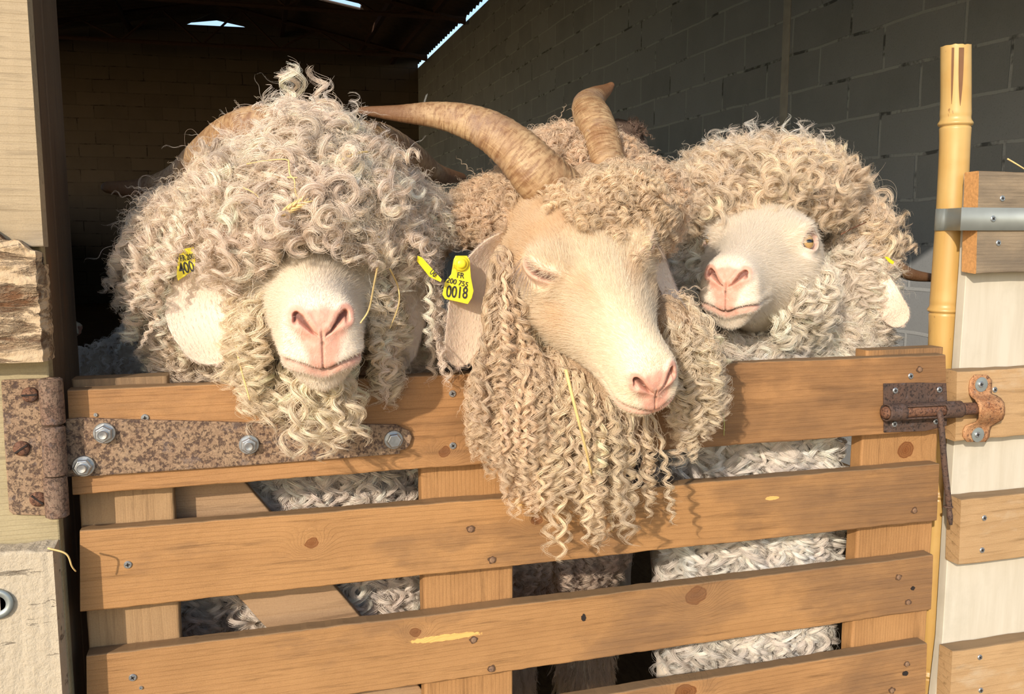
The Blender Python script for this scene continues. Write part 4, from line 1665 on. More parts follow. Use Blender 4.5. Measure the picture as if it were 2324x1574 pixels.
def locks(S, roots, normals, blobs, rng, length=(.06, .09), R=(.005, .008), pitch=(.02, .03), flow=(0, 0, -1), lift=.8,
          stiff=.72, clear=.004, strands=20, bundle=.0028, rad=.00025, col=(.78, .66, .52), colvar=.10, yback=None, yfront=None,
          steps=14, pts=30, tipcurl=1.0, spread=.16, polys=(), pthr=.10, fuzz=.22):
    """ringlets: a guide drapes over the blobs under its own weight, then a bundle of fibres winds round it"""
    n = len(roots)
    if n == 0:
        return
    Ln = rng.uniform(*length, n)
    fl = np.broadcast_to(np.asarray(flow, float), (n, 3)) if not callable(flow) else flow(roots, normals)
    fl = nrm(fl+rng.normal(0, spread, (n, 3)))
    d = nrm(normals*lift+fl*.4+rng.normal(0, .18, (n, 3)))
    p = roots.copy()
    path = [p.copy()]
    wob = rng.normal(0, .25, (n, 3))
    for s in range(steps):
        t = (s+1)/steps
        d = nrm(d*stiff+fl*(1-stiff)*(1+.6*t)+wob*.10*math.sin(t*5))
        p = p+d*(Ln/steps)[:, None]
        f = sdf(p, blobs)-clear
        ins = f < 0
        if ins.any():
            g = sdf_grad(p[ins], blobs)
            p[ins] += g*(-f[ins])[:, None]
            d[ins] = nrm(d[ins]-g*np.minimum(0, (d[ins]*g).sum(1))[:, None])
        if yfront is not None:
            bad = (p[:, 2] < 1.012) & (p[:, 1] > yfront)
            p[bad, 1] = yfront
        if yback is not None:
            bad = (p[:, 2] < 1.012) & (p[:, 1] < yback)
            p[bad, 1] = yback
        path.append(p.copy())
    path = np.array(path).transpose(1, 0, 2)                       # n, steps+1, 3
    # resample and smooth
    tt = np.linspace(0, steps, pts)
    i0 = np.clip(tt.astype(int), 0, steps-1)
    f = (tt-i0)[None, :, None]
    Q = path[:, i0]*(1-f)+path[:, i0+1]*f
    for _ in range(2):
        Q[:, 1:-1] = .5*Q[:, 1:-1]+.25*(Q[:, :-2]+Q[:, 2:])
    if len(polys):                                               # leave out the ones that would lie across the bare face or an ear
        uv = pj(Q.reshape(-1, 3)).reshape(n, pts, 2)
        hit = np.zeros(n)
        for pg in polys:
            hit = np.maximum(hit, in_poly(uv, pg).mean(1))
        ok = (hit <= pthr) & ~in_poly(uv, TAG_CLEAR).any(1)      # the number tag of the middle goat hangs free
        Q, Ln, n = Q[ok], Ln[ok], int(ok.sum())
        if n == 0:
            return
    T = nrm(np.gradient(Q, axis=1))
    ref = nrm(rng.normal(size=(n, 1, 3)))
    ref = nrm(ref-.6*T.mean(1, keepdims=True)*(ref*T.mean(1, keepdims=True)).sum(-1, keepdims=True))
    e1 = nrm(np.cross(T, ref))
    e2 = np.cross(T, e1)
    t = np.linspace(0, 1, pts)[None, :]
    u_ = rng.random(n)[:, None]**1.3
    wv = 1+.30*np.sin(t*rng.uniform(4, 9, (n, 1))+rng.uniform(0, 6.28, (n, 1)))
    Rr = (R[0]+(R[1]-R[0])*u_)*(SS(0, .30, t)*(.65+.55*t))*wv
    pt = (pitch[0]+(pitch[1]-pitch[0])*u_)*rng.uniform(.85, 1.3, (n, 1))
    hand = rng.choice([-1, 1], n)[:, None]
    ph = rng.uniform(0, 6.28, n)[:, None]+hand*2*np.pi*(Ln[:, None]/pt)*(t+.28*tipcurl*t**3)+.5*np.sin(t*rng.uniform(5, 11, (n, 1))+rng.uniform(0, 6.28, (n, 1)))
    ns = max(3, int(round(strands*QUAL)))
    rb = bundle*rng.uniform(.75, 1.25, n)[:, None]
    base = np.asarray(col, float)*(1+rng.normal(0, colvar, (n, 1)))*np.array([1, 1, 1])
    base = base+rng.normal(0, .004, (n, 3))
    taper = 1-.55*t**2
    for j in range(ns):
        a = rng.uniform(0, 6.28, (n, 1))
        r_ = np.sqrt(rng.random((n, 1)))
        loose = rng.random((n, 1)) < fuzz
        amp = np.where(loose, 3.0, 1.0)
        w_ = (rb*r_*amp)*taper*(1+.25*np.sin(t*9+a*3))
        dph = rng.normal(0, .20, (n, 1))*t*amp
        rr = Rr*(1+rng.normal(0, .13, (n, 1))*amp)
        ph2 = ph+dph
        off1 = rr*np.cos(ph2)+w_*np.cos(a+ph*.35)
        off2 = rr*np.sin(ph2)+w_*np.sin(a+ph*.35)
        X = Q+e1*off1[..., None]+e2*off2[..., None]+T*(rng.normal(0, .0012, (n, 1))*amp)[..., None]
        cut = rng.uniform(.86, 1.0, (n, 1))                         # uneven tips
        ti = (t*cut)*(pts-1)
        k0 = np.clip(ti.astype(int), 0, pts-2)
        ff = (ti-k0)[..., None]
        ar = np.arange(n)[:, None]
        X = X[ar, k0]*(1-ff)+X[ar, k0+1]*ff
        rd = rad*rng.uniform(.8, 1.25, (n, 1))*(1-.65*t**3)*np.where(loose, .6, 1)
        if yfront is not None:
            bad = (X[..., 2] < 1.006) & (X[..., 1] > -.0012)
            X[..., 1] = np.where(bad, -.0012-.0006*rng.random(X.shape[:2]), X[..., 1])
        if yback is not None:
            bad = (X[..., 2] < 1.006) & (X[..., 1] < yback-.012)
            X[..., 1] = np.where(bad, yback-.012, X[..., 1])
        S.add(X, rd, np.clip(base*(1+rng.normal(0, .05, (n, 1))), .02, .95))


def sample_blobs(blobs, which, dens, rng, mask=None, cull=.15):
    """points on the outer surface of the union; cull = share kept on the side turned away from the doorway"""
    Ps, Ns = [], []
    for k in which:
        b = blobs[k]
        n = int(b.area()*dens)
        P, Nn = b.sample(n, rng)
        oth = [o for i, o in enumerate(blobs) if i != k]
        keep = sdf(P, oth) > -.002 if oth else np.ones(len(P), bool)
        tc = nrm(V3(CAM)-P)
        facing = (tc*Nn).sum(1)
        keep &= (facing > -.35) | (rng.random(len(P)) < cull)
        if mask is not None:
            keep &= mask(P, Nn)
        Ps.append(P[keep])
        Ns.append(Nn[keep])
    return np.vstack(Ps), np.vstack(Ns)


def undercoat(name, blobs, mat, parent, shrink=.003, amp=.006, sub=5):
    """the felted wool under the ringlets"""
    vs, fs, n0 = [], [], 0
    for b in blobs:
        bm = bmesh.new()
        bmesh.ops.create_icosphere(bm, subdivisions=sub, radius=1.0)
        P = np.array([v.co[:] for v in bm.verts])
        Fc = np.array([[v.index for v in f.verts] for f in bm.faces])
        bm.free()
        W = b.c+(P*(b.r-shrink))@b.A
        dn = np.array([sn(*(w*38))+.5*sn(*(w*90)) for w in W])
        W = W+nrm((P/b.r)@b.A)*(amp*dn)[:, None]
        vs.append(W)
        fs.append(Fc+n0)
        n0 += len(W)
    return raw_mesh(name, np.vstack(vs), np.zeros((0, 4), int), np.vstack(fs), mat, parent)


def short_fur(S, V, Nn, head, rng, n, lenf, colf, maskf, rad=.00016):
    """dense short coat on the face, combed back from the nose"""
    idx = rng.integers(0, len(V), n)
    P = V[idx]+rng.normal(0, .0006, (n, 3))
    N_ = Nn[idx]
    L = head.l(P)
    ok = rng.random(n) < maskf(L, idx)
    P, N_, L, idx = P[ok], N_[ok], L[ok], idx[ok]
    ln = lenf(L)*rng.uniform(.7, 1.2, len(P))
    back = -head.F[None, :]*1.0+np.array([0, 0, -.35])
    tg = nrm(back-N_*(back*N_).sum(1, keepdims=True)+rng.normal(0, .16, (len(P), 3)))
    k = 5
    t = np.linspace(0, 1, k)[None, :, None]
    X = P[:, None]-N_[:, None]*.0008+N_[:, None]*(ln[:, None, None]*.42*np.sin(t*1.5))+tg[:, None]*(ln[:, None, None]*t)
    rd = rad*(1-.8*t[..., 0]**2)*rng.uniform(.8, 1.2, (len(P), 1))
    S.add(X, rd, colf(L, idx)*(1+rng.normal(0, .05, (len(P), 1))))


def mk_eye(parent, head, s, c, r):
    """eyeball with an amber iris and a level slot pupil, looking outward and forward"""
    bm = bmesh.new()
    bmesh.ops.create_uvsphere(bm, u_segments=40, v_segments=28, radius=1.0)
    P = np.array([v.co[:] for v in bm.verts])
    Fc = [tuple(v.index for v in f.verts) for f in bm.faces]
    bm.free()
    look = nrm(head.S*s*.72+head.F*.50+head.U*.24)
    hz = nrm(np.cross(look, head.U))
    vt = np.cross(hz, look)
    Wv = V3(c)+P*r
    a = np.stack([P@hz*.5+.5, P@vt*.5+.5, P@look], -1)
    bulge = np.maximum(0, (P@look)-.80)*r*.35
    Wv = Wv+look*bulge[:, None]
    me = bpy.data.meshes.new('eye')
    me.from_pydata([tuple(v) for v in Wv], [], Fc)
    me.update()
    me.polygons.foreach_set('use_smooth', [True]*len(me.polygons))
    ca = me.color_attributes.new('iris', 'FLOAT_COLOR', 'POINT')
    ca.data.foreach_set('color', np.hstack([a, np.ones((len(a), 1))]).astype(np.float32).ravel())
    me.materials.append(M['eye'])
    o = bpy.data.objects.new('eye', me)
    COL.objects.link(o)
    o.parent = parent
    o.location = -origin_of(parent)
    return o


def goat_body(name_parent, head, eyes, neck, mat, ears=(), legs=(), tanf=None, nth=300, mw=1.0, mouth_up=0.0, eye_z=30.):
    L, pink, dark, (Dp, X, Z, front) = head_local(eyes, nth, mw, mouth_up, eye_z)
    Wd = head.w(L)
    tan = tanf(L) if tanf else np.zeros(pink.shape)
    marks = np.stack([pink, tan, dark], -1)
    B = Build()
    # neck and trunk follow on from the last ring of the head
    last = Wd[-1]
    c0 = last.mean(0)
    ctrl = np.vstack([neck])
    tr = spline(ctrl, 46)
    P = np.vstack([tr[:, :3]])
    tg = nrm(np.gradient(np.vstack([c0, P]), axis=0))[1:]
    m = L.shape[1]
    # directions of the head ring, carried along
    rel = nrm(last-c0)
    up = head.U
    s = head.S
    ang = np.arctan2((last-c0)@up, (last-c0)@s)
    rings = []
    r_last = np.linalg.norm(last-c0, axis=1)
    for i in range(len(P)):
        s = nrm(s-tg[i]*(s@tg[i]))
        u = np.cross(s, tg[i])
        if u@up < 0:
            u = -u
        up = u
        e = s*(np.cos(ang)[:, None]*tr[i, 3])+u*(np.sin(ang)[:, None]*tr[i, 4])
        ring = P[i]+e
        if i < 10:
            f = SS(-1, 10, np.array(i, float))
            # blend direction vectors from the head's own outline
            e0 = last-c0
            ring = P[i]+e*f+e0*(1-f)
        rings.append(ring)
    allr = np.concatenate([Wd, np.array(rings)])
    mk = np.concatenate([marks, np.zeros((len(rings), m, 3))])
    B.add(allr, mk)
    for r_, mk_ in list(ears)+list(legs):
        B.add(r_, mk_)
    body = B.obj('body', mat, name_parent)
    return body, Wd, marks, L


def pj(P):
    """world points (n,3) -> picture pixels"""
    d = P-V3(CAM)
    k = FPX/(d@V3(FWD))
    return np.stack([IMG_W/2+k*(d@V3(RGT)), IMG_H/2-k*(d@V3(UPV))], -1)


def in_poly(uv, poly):
    x, y = uv[..., 0], uv[..., 1]
    c = np.zeros(x.shape, bool)
    n = len(poly)
    for i in range(n):
        (x1, y1), (x2, y2) = poly[i], poly[(i+1) % n]
        hit = ((y1 > y) != (y2 > y)) & (x < (x2-x1)*(y-y1)/(y2-y1+1e-12)+x1)
        c ^= hit
    return c


def outside(*polys):
    return lambda P, N_: ~np.any([in_poly(pj(P), q) for q in polys], axis=0)


def head_blobs(h, d1=265):
    """ellipsoids that fill the head, so that hair lies on it"""
    out = []
    ax = np.array([h.S, h.F, h.U])
    for d in (16, 40, 70, 100, 130, 160, 190, 215, 240):
        if d > d1:
            break
        T, B, W = (float(prof_at(q, np.array(float(d)))) for q in (PROF_T, PROF_B, PROF_W))
        c = h.w(np.array([0., d, (T+B)/2]))
        out.append(Blob(c, (W*h.k[0], 30*h.k[1], (T-B)/2*h.k[2]), ax))
    return out


def ctrl3(rows):
    """rows of (u, v, Y, size px, ...) -> x, y, z, size in metres, ..."""
    out = []
    for r in rows:
        p = at(*r[:3])
        k = (p-CAM).dot(FWD)/FPX
        out.append([p.x, p.y, p.z, r[3]*k]+list(r[4:]))
    return np.array(out)


def mesh_normals(Wd):
    a = np.roll(Wd, -1, 1)-np.roll(Wd, 1, 1)
    b = np.gradient(Wd, axis=0)
    n = nrm(np.cross(b, a))
    c = Wd.mean(1, keepdims=True)
    if ((n*(Wd-c)).sum(-1)).mean() < 0:
        n = -n
    return n


def sample_head(Wd, N_, L, rng, dens, mask, d0=40):
    """points over the head mesh, even by area"""
    n, m, _ = Wd.shape
    A = np.linalg.norm(np.cross(np.roll(Wd, -1, 1)-Wd, np.gradient(Wd, axis=0)), axis=-1)
    Nn = mesh_normals_cache.get(id(Wd))
    w = A.ravel().copy()
    tot = w.sum()
    k = rng.choice(n*m, int(tot*dens), p=w/tot)
    P, Q, l = Wd.reshape(-1, 3)[k], N_.reshape(-1, 3)[k], L.reshape(-1, 3)[k]
    ok = mask(l, P)
    return P[ok], Q[ok]


mesh_normals_cache = {}


def hooves_leg(ctrl, m=28):
    r = tube_rings(ctrl, 40, m)
    return r, np.zeros(r.shape)


def ear_fur(parent, ears, tint, n=5000):
    S = Strands()
    for R_, _m in ears:
        Nn = mesh_normals(R_)
        V, Q = R_.reshape(-1, 3), Nn.reshape(-1, 3)
        dn = np.gradient(R_, axis=0).reshape(-1, 3)
        idx = rng.integers(R_.shape[1]*6, len(V), n)
        t = np.linspace(0, 1, 4)[None, :, None]
        ln = rng.uniform(.0025, .005, n)[:, None, None]
        f_ = rng.random((n, 1))
        nx = np.minimum(idx+R_.shape[1], len(V)-1)
        P = V[idx]*(1-f_)+V[nx]*f_+rng.normal(0, .0009, (n, 3))
        tg = nrm(nrm(dn[idx])+rng.normal(0, .18, (n, 3)))
        X = P[:, None]+Q[idx][:, None]*(ln*.16*np.sin(t*1.6))+tg[:, None]*(ln*t)
        S.add(X, .00010*(1-.8*t[..., 0]**2)*np.ones((n, 1)), np.array(tint)*(1+rng.normal(0, .05, (n, 1))))
    return S.obj('ear_fur', M['hair'], parent)


rng = np.random.default_rng(11)
CREAM = (.91, .79, .67)
WHITE = (.94, .86, .77)
TAN = (.76, .58, .39)
FLAX = (.87, .74, .54)


def zone(S, blobs, roots, normals, polys=(), **kw):
    locks(S, roots, normals, blobs, rng, polys=polys, **kw)


def radial_flow(c, out=.4):
    c = V3(c)
    def f(P, N_):
        r = P-c
        r[:, 2] = 0
        return nrm(np.array([0, 0, -1.])+nrm(r)*out)
    return f


def fur_for(parent, name, head, Wd, N_, L, marks, n, tint, tanc, ez=30.):
    S = Strands()
    V, Nv = Wd.reshape(-1, 3), N_.reshape(-1, 3)
    mk = marks.reshape(-1, 3)
    A = np.linalg.norm(np.cross(np.roll(Wd, -1, 1)-Wd, np.gradient(Wd, axis=0)), axis=-1).ravel()
    cdf = np.cumsum(A/A.sum())
    idx = np.searchsorted(cdf, rng.random(n)).clip(0, len(V)-1)
    facing = ((V3(CAM)-V[idx])*Nv[idx]).sum(1) > -.25*np.linalg.norm(V3(CAM)-V[idx], axis=1)
    idx = idx[facing]
    l = L.reshape(-1, 3)[idx]
    ok = rng.random(len(idx)) < (1-np.clip(mk[idx, 0]*1.0, 0, 1)**.7)*(1-np.clip(mk[idx, 2]*1.6, 0, 1))
    ed = np.hypot(((l[:, 1]-163)*.97+(l[:, 2]-ez)*.22+4)/25, (-(l[:, 1]-163)*.22+(l[:, 2]-ez)*.97+3)/13)
    ok &= (rng.random(len(idx)) < SS(.75, 1.15, ed)) | (np.abs(l[:, 0]) < 20)
    idx, l = idx[ok], l[ok]
    P, Q = V[idx]+rng.normal(0, .0005, (len(idx), 3)), Nv[idx]
    ln = (.0035+.0085*SS(15, 120, l[:, 1]))*rng.uniform(.7, 1.25, len(P))
    back = -head.F[None, :]+np.array([0, 0, -.30])+nrm(P-head.w(np.array([0., 0, 0])))*.15
    tg = nrm(back-Q*(back*Q).sum(1, keepdims=True)+rng.normal(0, .15, (len(P), 3)))
    t = np.linspace(0, 1, 5)[None, :, None]
    X = P[:, None]+Q[:, None]*(ln[:, None, None]*.38*np.sin(t*1.5)-.0006)+tg[:, None]*(ln[:, None, None]*t)
    rd = .00011*(1-.8*t[..., 0]**2)*rng.uniform(.8, 1.2, (len(P), 1))
    tn = mk[idx, 1:2]
    c = np.array(tint)*(1-tn)+np.array(tanc)*tn
    S.add(X, rd, c*(1+rng.normal(0, .045, (len(P), 1))))
    return S.obj(name, M['hair'], parent)


# ================================================================== goat at the left
g1 = empty('goat', (.25, .35, 0))
tag(g1, 'shaggy white goat on the left whose long curly fringe hides its eyes', 'goat', 'curly goats looking over the gate')
h1 = Head((.261, -.150, 1.0765), (-.020, -.985, -.12), (1, -.02, .02), 1.05, 1.30, 1.47)
E1 = [ctrl3([(475, 570, .055, 46, 0), (462, 640, .045, 60, 0), (452, 700, .035, 72, -4), (470, 760, .03, 66, -8), (494, 826, .035, 42, -12)]),
      ctrl3([(925, 560, .06, 40, 40), (932, 640, .05, 44, 42), (932, 710, .04, 42, 40), (926, 770, .04, 32, 36), (920, 828, .045, 20, 30)])]
ears1 = [(ear_rings(E1[0], cup=.16), None), (ear_rings(E1[1], cup=.2), None)]
ears1 = [(r, np.concatenate([np.full(r.shape[:2]+(1,), .10), np.zeros(r.shape[:2]+(2,))], -1)) for r, _ in ears1]
neck1 = [(.262, .155, 1.118, .085, .10), (.255, .26, 1.06, .095, .12), (.24, .38, .92, .13, .16), (.22, .52, .84, .16, .19), (.17, .85, .82, .17, .20), (.12, 1.15, .82, .14, .18), (.10, 1.28, .80, .05, .08)]


def legs_at(pts):
    out = []
    for x, y, zt in pts:
        c = [(x, y+.03, zt, .055, .06), (x, y+.02, zt-.18, .042, .045), (x, y, .32, .030, .032), (x, y+.01, .16, .022, .024), (x, y-.005, .06, .026, .028), (x, y-.015, .004, .030, .034)]
        out.append(hooves_leg(c))
    return out


body1, W1, mk1, L1 = goat_body(g1, h1, 'closed', neck1, M['skin1'], ears1, legs_at([(.15, .42, .75), (.33, .42, .75), (.05, 1.1, .75), (.22, 1.1, .75)]))
N1 = mesh_normals(W1)
HB1 = head_blobs(h1)
FACE1 = [(606, 640), (630, 600), (680, 572), (770, 570), (812, 620), (838, 700), (838, 850), (800, 905), (740, 915), (680, 905), (622, 850), (592, 740)]
EARP1 = [(378, 660), (455, 640), (545, 690), (548, 800), (500, 835), (440, 805)]
EARP1R = [(895, 680), (975, 640), (962, 740), (930, 835), (895, 800)]
TAGP1 = [(403, 575), (440, 575), (436, 640), (403, 640)]
dome = [blob_from_px(690, 458, .07, 200, .14, 152), blob_from_px(440, 560, .11, 85, .07, 120, -20), blob_from_px(895, 545, .09, 92, .08, 130, 15),
        blob_from_px(690, 345, .06, 120, .09, 80), blob_from_px(640, 720, .15, 230, .06, 190), blob_from_px(690, 790, .105, 200, .03, 110), blob_from_px(452, 760, .13, 82, .05, 130), blob_from_px(900, 760, .13, 60, .04, 130), blob_from_px(550, 500, .08, 110, .11, 105)]
chest1 = [Blob((.27, .195, .80), (.17, .10, .20)), Blob((.10, .24, .68), (.10, .10, .16)), Blob((.34, .20, .66), (.10, .09, .18)), Blob((.20, .62, .82), (.20, .26, .22))]
u1 = undercoat('undercoat', dome+chest1, M['wool'], g1)
S = Strands()
allb = dome+HB1
r_, n_ = sample_blobs(dome, [0, 1, 2, 3, 8], 8000, rng, outside([(570, 520), (860, 520), (860, 1000), (570, 1000)]))
uv_ = pj(r_)
cen = V3(at(680, 420, .08))
# short curls on the crown and over the brow, longer ringlets low on the sides
low = (uv_[:, 1] > 420) & (np.abs(uv_[:, 0]-700) > 170)
zone(S, allb, r_[~low], n_[~low], [FACE1, EARP1, EARP1R], length=(.040, .070), R=(.0045, .0120), pitch=(.020, .046), flow=radial_flow(cen, .55), lift=.7, strands=26, bundle=.0033, col=CREAM, clear=.006, tipcurl=1.0, spread=.32)
zone(S, allb, r_[low], n_[low], [FACE1, EARP1, EARP1R, TAGP1], length=(.065, .105), R=(.004, .0075), pitch=(.018, .032), flow=radial_flow(cen, .35), lift=.5, strands=18, bundle=.0028, col=CREAM, clear=.008)
rf, nf = sample_blobs(dome, [0, 1, 2, 3, 8], 50000, rng, outside([(590, 540), (850, 540), (850, 1000), (590, 1000)]))
fluff(S, rf, nf, allb, rng, (.84, .73, .59), polys=[FACE1, EARP1, EARP1R, TAGP1], pthr=.2, flow=radial_flow(cen, .5))
# fringe
r_, n_ = sample_blobs(dome, [0, 3], 9000, rng, lambda P, Q: in_poly(pj(P), [(560, 400), (850, 400), (850, 530), (560, 530)]))
zone(S, allb, r_, n_, [FACE1], length=(.03, .055), R=(.005, .008), pitch=(.018, .026), flow=(0, -.1, -1), lift=.7, strands=18, bundle=.003, col=CREAM, clear=.006)
# fly-away wisps on the crown
r_, n_ = sample_blobs(dome, [0, 3], 700, rng, lambda P, Q: Q[:, 2] > .3)
locks(S, r_, n_, allb, rng, length=(.03, .055), R=(.004, .008), pitch=(.02, .03), flow=(.1, 0, .5), lift=1.3, strands=5, bundle=.0016, col=WHITE, rad=.0002)
rf, nf = sample_blobs(dome, [0, 1, 2, 3], 9000, rng, outside(FACE1, EARP1))
fluff(S, rf, nf, allb, rng, WHITE, length=(.05, .085), rad=.00008, R=(.001, .004), pitch=(.02, .05), lift=1.5, polys=[FACE1, EARP1], pthr=.2)
r_ = np.array([list(at(655, 262, .03)), list(at(662, 262, .03)), list(at(735, 262, .03)), list(at(670, 265, .04))])
locks(S, r_, np.array([[-.1, 0, 1.], [0, 0, 1], [.1, 0, 1], [.1, 0, 1]]), allb, rng, length=(.05, .06), R=(.008, .010), pitch=(.04, .05), flow=(.0, 0, 1), lift=1.5, strands=22, bundle=.003, col=CREAM, spread=.1)
# neck wool showing under the ears, behind the gate
r_, n_ = sample_blobs(dome, [4, 5, 6, 7], 9000, rng, lambda P, Q: P[:, 2] > .98)
zone(S, dome+HB1, r_, n_, [FACE1], length=(.045, .07), R=(.004, .007), pitch=(.016, .024), flow=(0, -.1, -1), lift=.8, strands=14, bundle=.0028, col=(.86, .74, .60), yback=.085, clear=.004)
# cheeks and beard, hanging in front of the gate
mk_ = lambda l, P: (l[:, 1] > 48) & (l[:, 1] < 240) & (l[:, 2] < 12-.0*l[:, 1]) & ((l[:, 2] < -30) | (l[:, 1] > 92))
r_, n_ = sample_head(W1, N1, L1, rng, 13000, mk_)
zone(S, HB1, r_, n_, [FACE1], length=(.045, .085), R=(.005, .009), pitch=(.020, .032), flow=(0, -.12, -1), lift=.85, strands=18, bundle=.0026, col=(.86, .75, .58), yfront=-.006, clear=.003)
mk_ = lambda l, P: (l[:, 1] > 40) & (l[:, 1] < 130) & (l[:, 2] < -38)
r_, n_ = sample_head(W1, N1, L1, rng, 8000, mk_)
zone(S, HB1, r_, n_, [FACE1], length=(.07, .105), R=(.007, .010), pitch=(.028, .042), flow=(.05, -.15, -1), lift=.7, strands=16, bundle=.0024, col=(.86, .75, .58), yfront=-.006, clear=.003)
mk_ = lambda l, P: (l[:, 1] > 40) & (l[:, 1] < 140) & (l[:, 2] < -40)
r_, n_ = sample_head(W1, N1, L1, rng, 4500, mk_)
zone(S, HB1, r_, n_, [], length=(.05, .10), R=(.006, .011), pitch=(.028, .048), flow=lambda P, Q: nrm(np.array([[.0, -.12, -1]])+Q*.15), lift=.7, strands=20, bundle=.0026, col=(.90, .79, .62), yfront=-.006, clear=.002, spread=.22)
# long ringlets at the right hanging over the board
r_, n_ = sample_blobs(dome, [2], 3500, rng, lambda P, Q: (pj(P)[:, 1] > 560) & (Q[:, 1] < .2))
zone(S, allb, r_, n_, [EARP1R], length=(.11, .165), R=(.0045, .007), pitch=(.020, .030), flow=(-.05, -.55, -1), lift=.6, strands=16, bundle=.0026, col=CREAM, yfront=-.006, clear=.006)
S.obj('curly_fleece', M['hair'], g1)
S = Strands()
r_, n_ = sample_blobs(chest1, [0, 1, 2], 4600, rng, lambda P, Q: Q[:, 1] < .35)
locks(S, r_, n_, chest1, rng, length=(.07, .11), R=(.006, .011), pitch=(.024, .04), flow=(0, -.02, -1), lift=.35, strands=26, bundle=.0040, col=(.88, .79, .70), yback=.084, spread=.12, fuzz=.10)
S.obj('chest_fleece', M['hair'], g1)
ear_fur(g1, ears1, (.86, .76, .68))
fur_for(g1, 'face_fur', h1, W1, N1, L1, mk1, 150000, (.88, .80, .68), TAN)
horn_mesh('horn', ctrl3([(660, 325, .0, 44), (590, 284, .02, 46), (515, 308, .06, 46), (450, 356, .12, 38), (392, 404, .19, 29), (320, 428, .24, 23), (232, 424, .27, 12)]), M['horn'], g1, S0=(.4, 0, .9), ratio=.8)
horn_mesh('horn', ctrl3([(760, 340, .03, 44), (850, 318, .08, 44), (930, 350, .15, 34), (990, 392, .21, 24), (1056, 404, .26, 9)]), M['horn'], g1, S0=(-.4, 0, .9), ratio=.8)

# ================================================================== goat in the middle
g2 = empty('goat', (.65, .35, 0))
tag(g2, 'cream horned goat in the middle, eye closed, with a long ringletted beard', 'goat', 'curly goats looking over the gate')
h2 = Head((.5975, -.2100, 1.0100), (.115, -.835, -.535), (.965, -.01, .23), 1.09, 1.28, 1.39)
E2 = [ctrl3([(1160, 545, .01, 34, 40), (1112, 580, .0, 46, 42), (1070, 650, -.01, 58, 40), (1054, 740, -.012, 54, 36), (1040, 833, -.01, 42, 32)]),
      ctrl3([(1478, 545, .03, 30, 68), (1492, 600, .02, 40, 66), (1512, 655, .015, 40, 64), (1540, 700, .01, 30, 62), (1568, 730, .01, 16, 60)])]
ears2 = [ear_rings(E2[0], cup=.22), ear_rings(E2[1], cup=.25)]
ears2 = [(r, np.concatenate([np.full(r.shape[:2]+(1,), .16), np.zeros(r.shape[:2]+(2,))], -1)) for r in ears2]
neck2 = [(.602, .06, 1.165, .085, .10), (.63, .13, 1.13, .09, .11), (.68, .24, 1.02, .11, .15), (.71, .42, .88, .14, .19), (.70, .80, .84, .15, .20), (.70, 1.20, .84, .14, .18), (.68, 1.34, .82, .05, .08)]


def tan2(L):
    X, D, Z = L[..., 0], L[..., 1], L[..., 2]
    a = SS(135, 190, D)*SS(5, 35, Z)
    b = .75*G(np.hypot((D-128)/26, (Z-4)/20), 1)
    c = .6*G(np.hypot((D-120)/30, (Z-34)/10), 1)*(np.abs(X) > 14)
    n = np.array([mnoise.noise(Vector((x*.05, d*.04, z*.05))) for x, d, z in L.reshape(-1, 3)[::7]])
    n = np.interp(np.arange(L.shape[0]*L.shape[1]), np.arange(len(n))*7, n).reshape(X.shape)
    return np.clip(np.maximum(np.maximum(a, b), c)*(.8+.6*n), 0, 1)*.95


body2, W2, mk2, L2 = goat_body(g2, h2, 'closed', neck2, M['skin2'], ears2, legs_at([(.62, .44, .75), (.765, .42, .75), (.60, 1.15, .75), (.78, 1.15, .75)]), tan2, mw=.86, mouth_up=5.0, eye_z=40.)
N2 = mesh_normals(W2)
HB2 = head_blobs(h2)
FACE2 = [(1172, 560), (1190, 480), (1270, 470), (1330, 640), (1420, 640), (1488, 600), (1498, 660), (1512, 760), (1520, 900), (1506, 950), (1440, 948), (1340, 885), (1268, 800), (1215, 700), (1172, 660)]
EARP2 = [(1000, 590), (1120, 575), (1105, 660), (1095, 800), (1040, 838), (1000, 820)]
mass2 = [blob_from_px(1130, 500, .085, 105, .07, 85, -15), blob_from_px(1300, 370, .10, 130, .07, 70), blob_from_px(1450, 450, .03, 52, .06, 80),
         blob_from_px(1180, 760, .045, 70, .04, 190), blob_from_px(1330, 900, -.055, 155, .035, 115, 10), blob_from_px(1535, 780, -.055, 58, .038, 120, -12),
         blob_from_px(1340, 700, .10, 200, .07, 160)]
mass2[3] = blob_from_px(1128, 730, -.04, 42, .026, 180, 4)
mass2.append(blob_from_px(1195, 880, -.055, 62, .03, 110, -8))
chest2 = [Blob((.615, .27, .80), (.165, .11, .22)), Blob((.69, .70, .84), (.17, .34, .22))]
undercoat('undercoat', mass2+chest2, M['wool_tan'], g2)
S = Strands()
allb = mass2+HB2
# tight poll curls between brow and horns
mk_ = lambda l, P: (l[:, 1] > 178-.55*np.abs(l[:, 0])*0+0) & (l[:, 2] > 22) & (l[:, 1] > 158) & (l[:, 0] > -12)
r_, n_ = sample_head(W2, N2, L2, rng, 38000, mk_)
zone(S, HB2, r_, n_, [FACE2], length=(.022, .038), R=(.0030, .0048), pitch=(.010, .015), flow=lambda P, Q: nrm(h2.F[None]*.7+np.array([[0, 0, -.6]])+Q*.2), lift=1.1, strands=14, bundle=.0020, col=(.80, .64, .45), clear=.004, tipcurl=1.5, spread=.35)
bl = [blob_from_px(1400, 468, -.05, 80, .05, 78, 10), blob_from_px(1345, 400, .01, 70, .04, 40, 10)]
r_, n_ = sample_blobs(bl, [0, 1], 26000, rng, lambda P, Q: in_poly(pj(P), [(1275, 460), (1300, 400), (1360, 375), (1430, 365), (1520, 410), (1535, 520), (1490, 560), (1380, 580), (1300, 540)]))
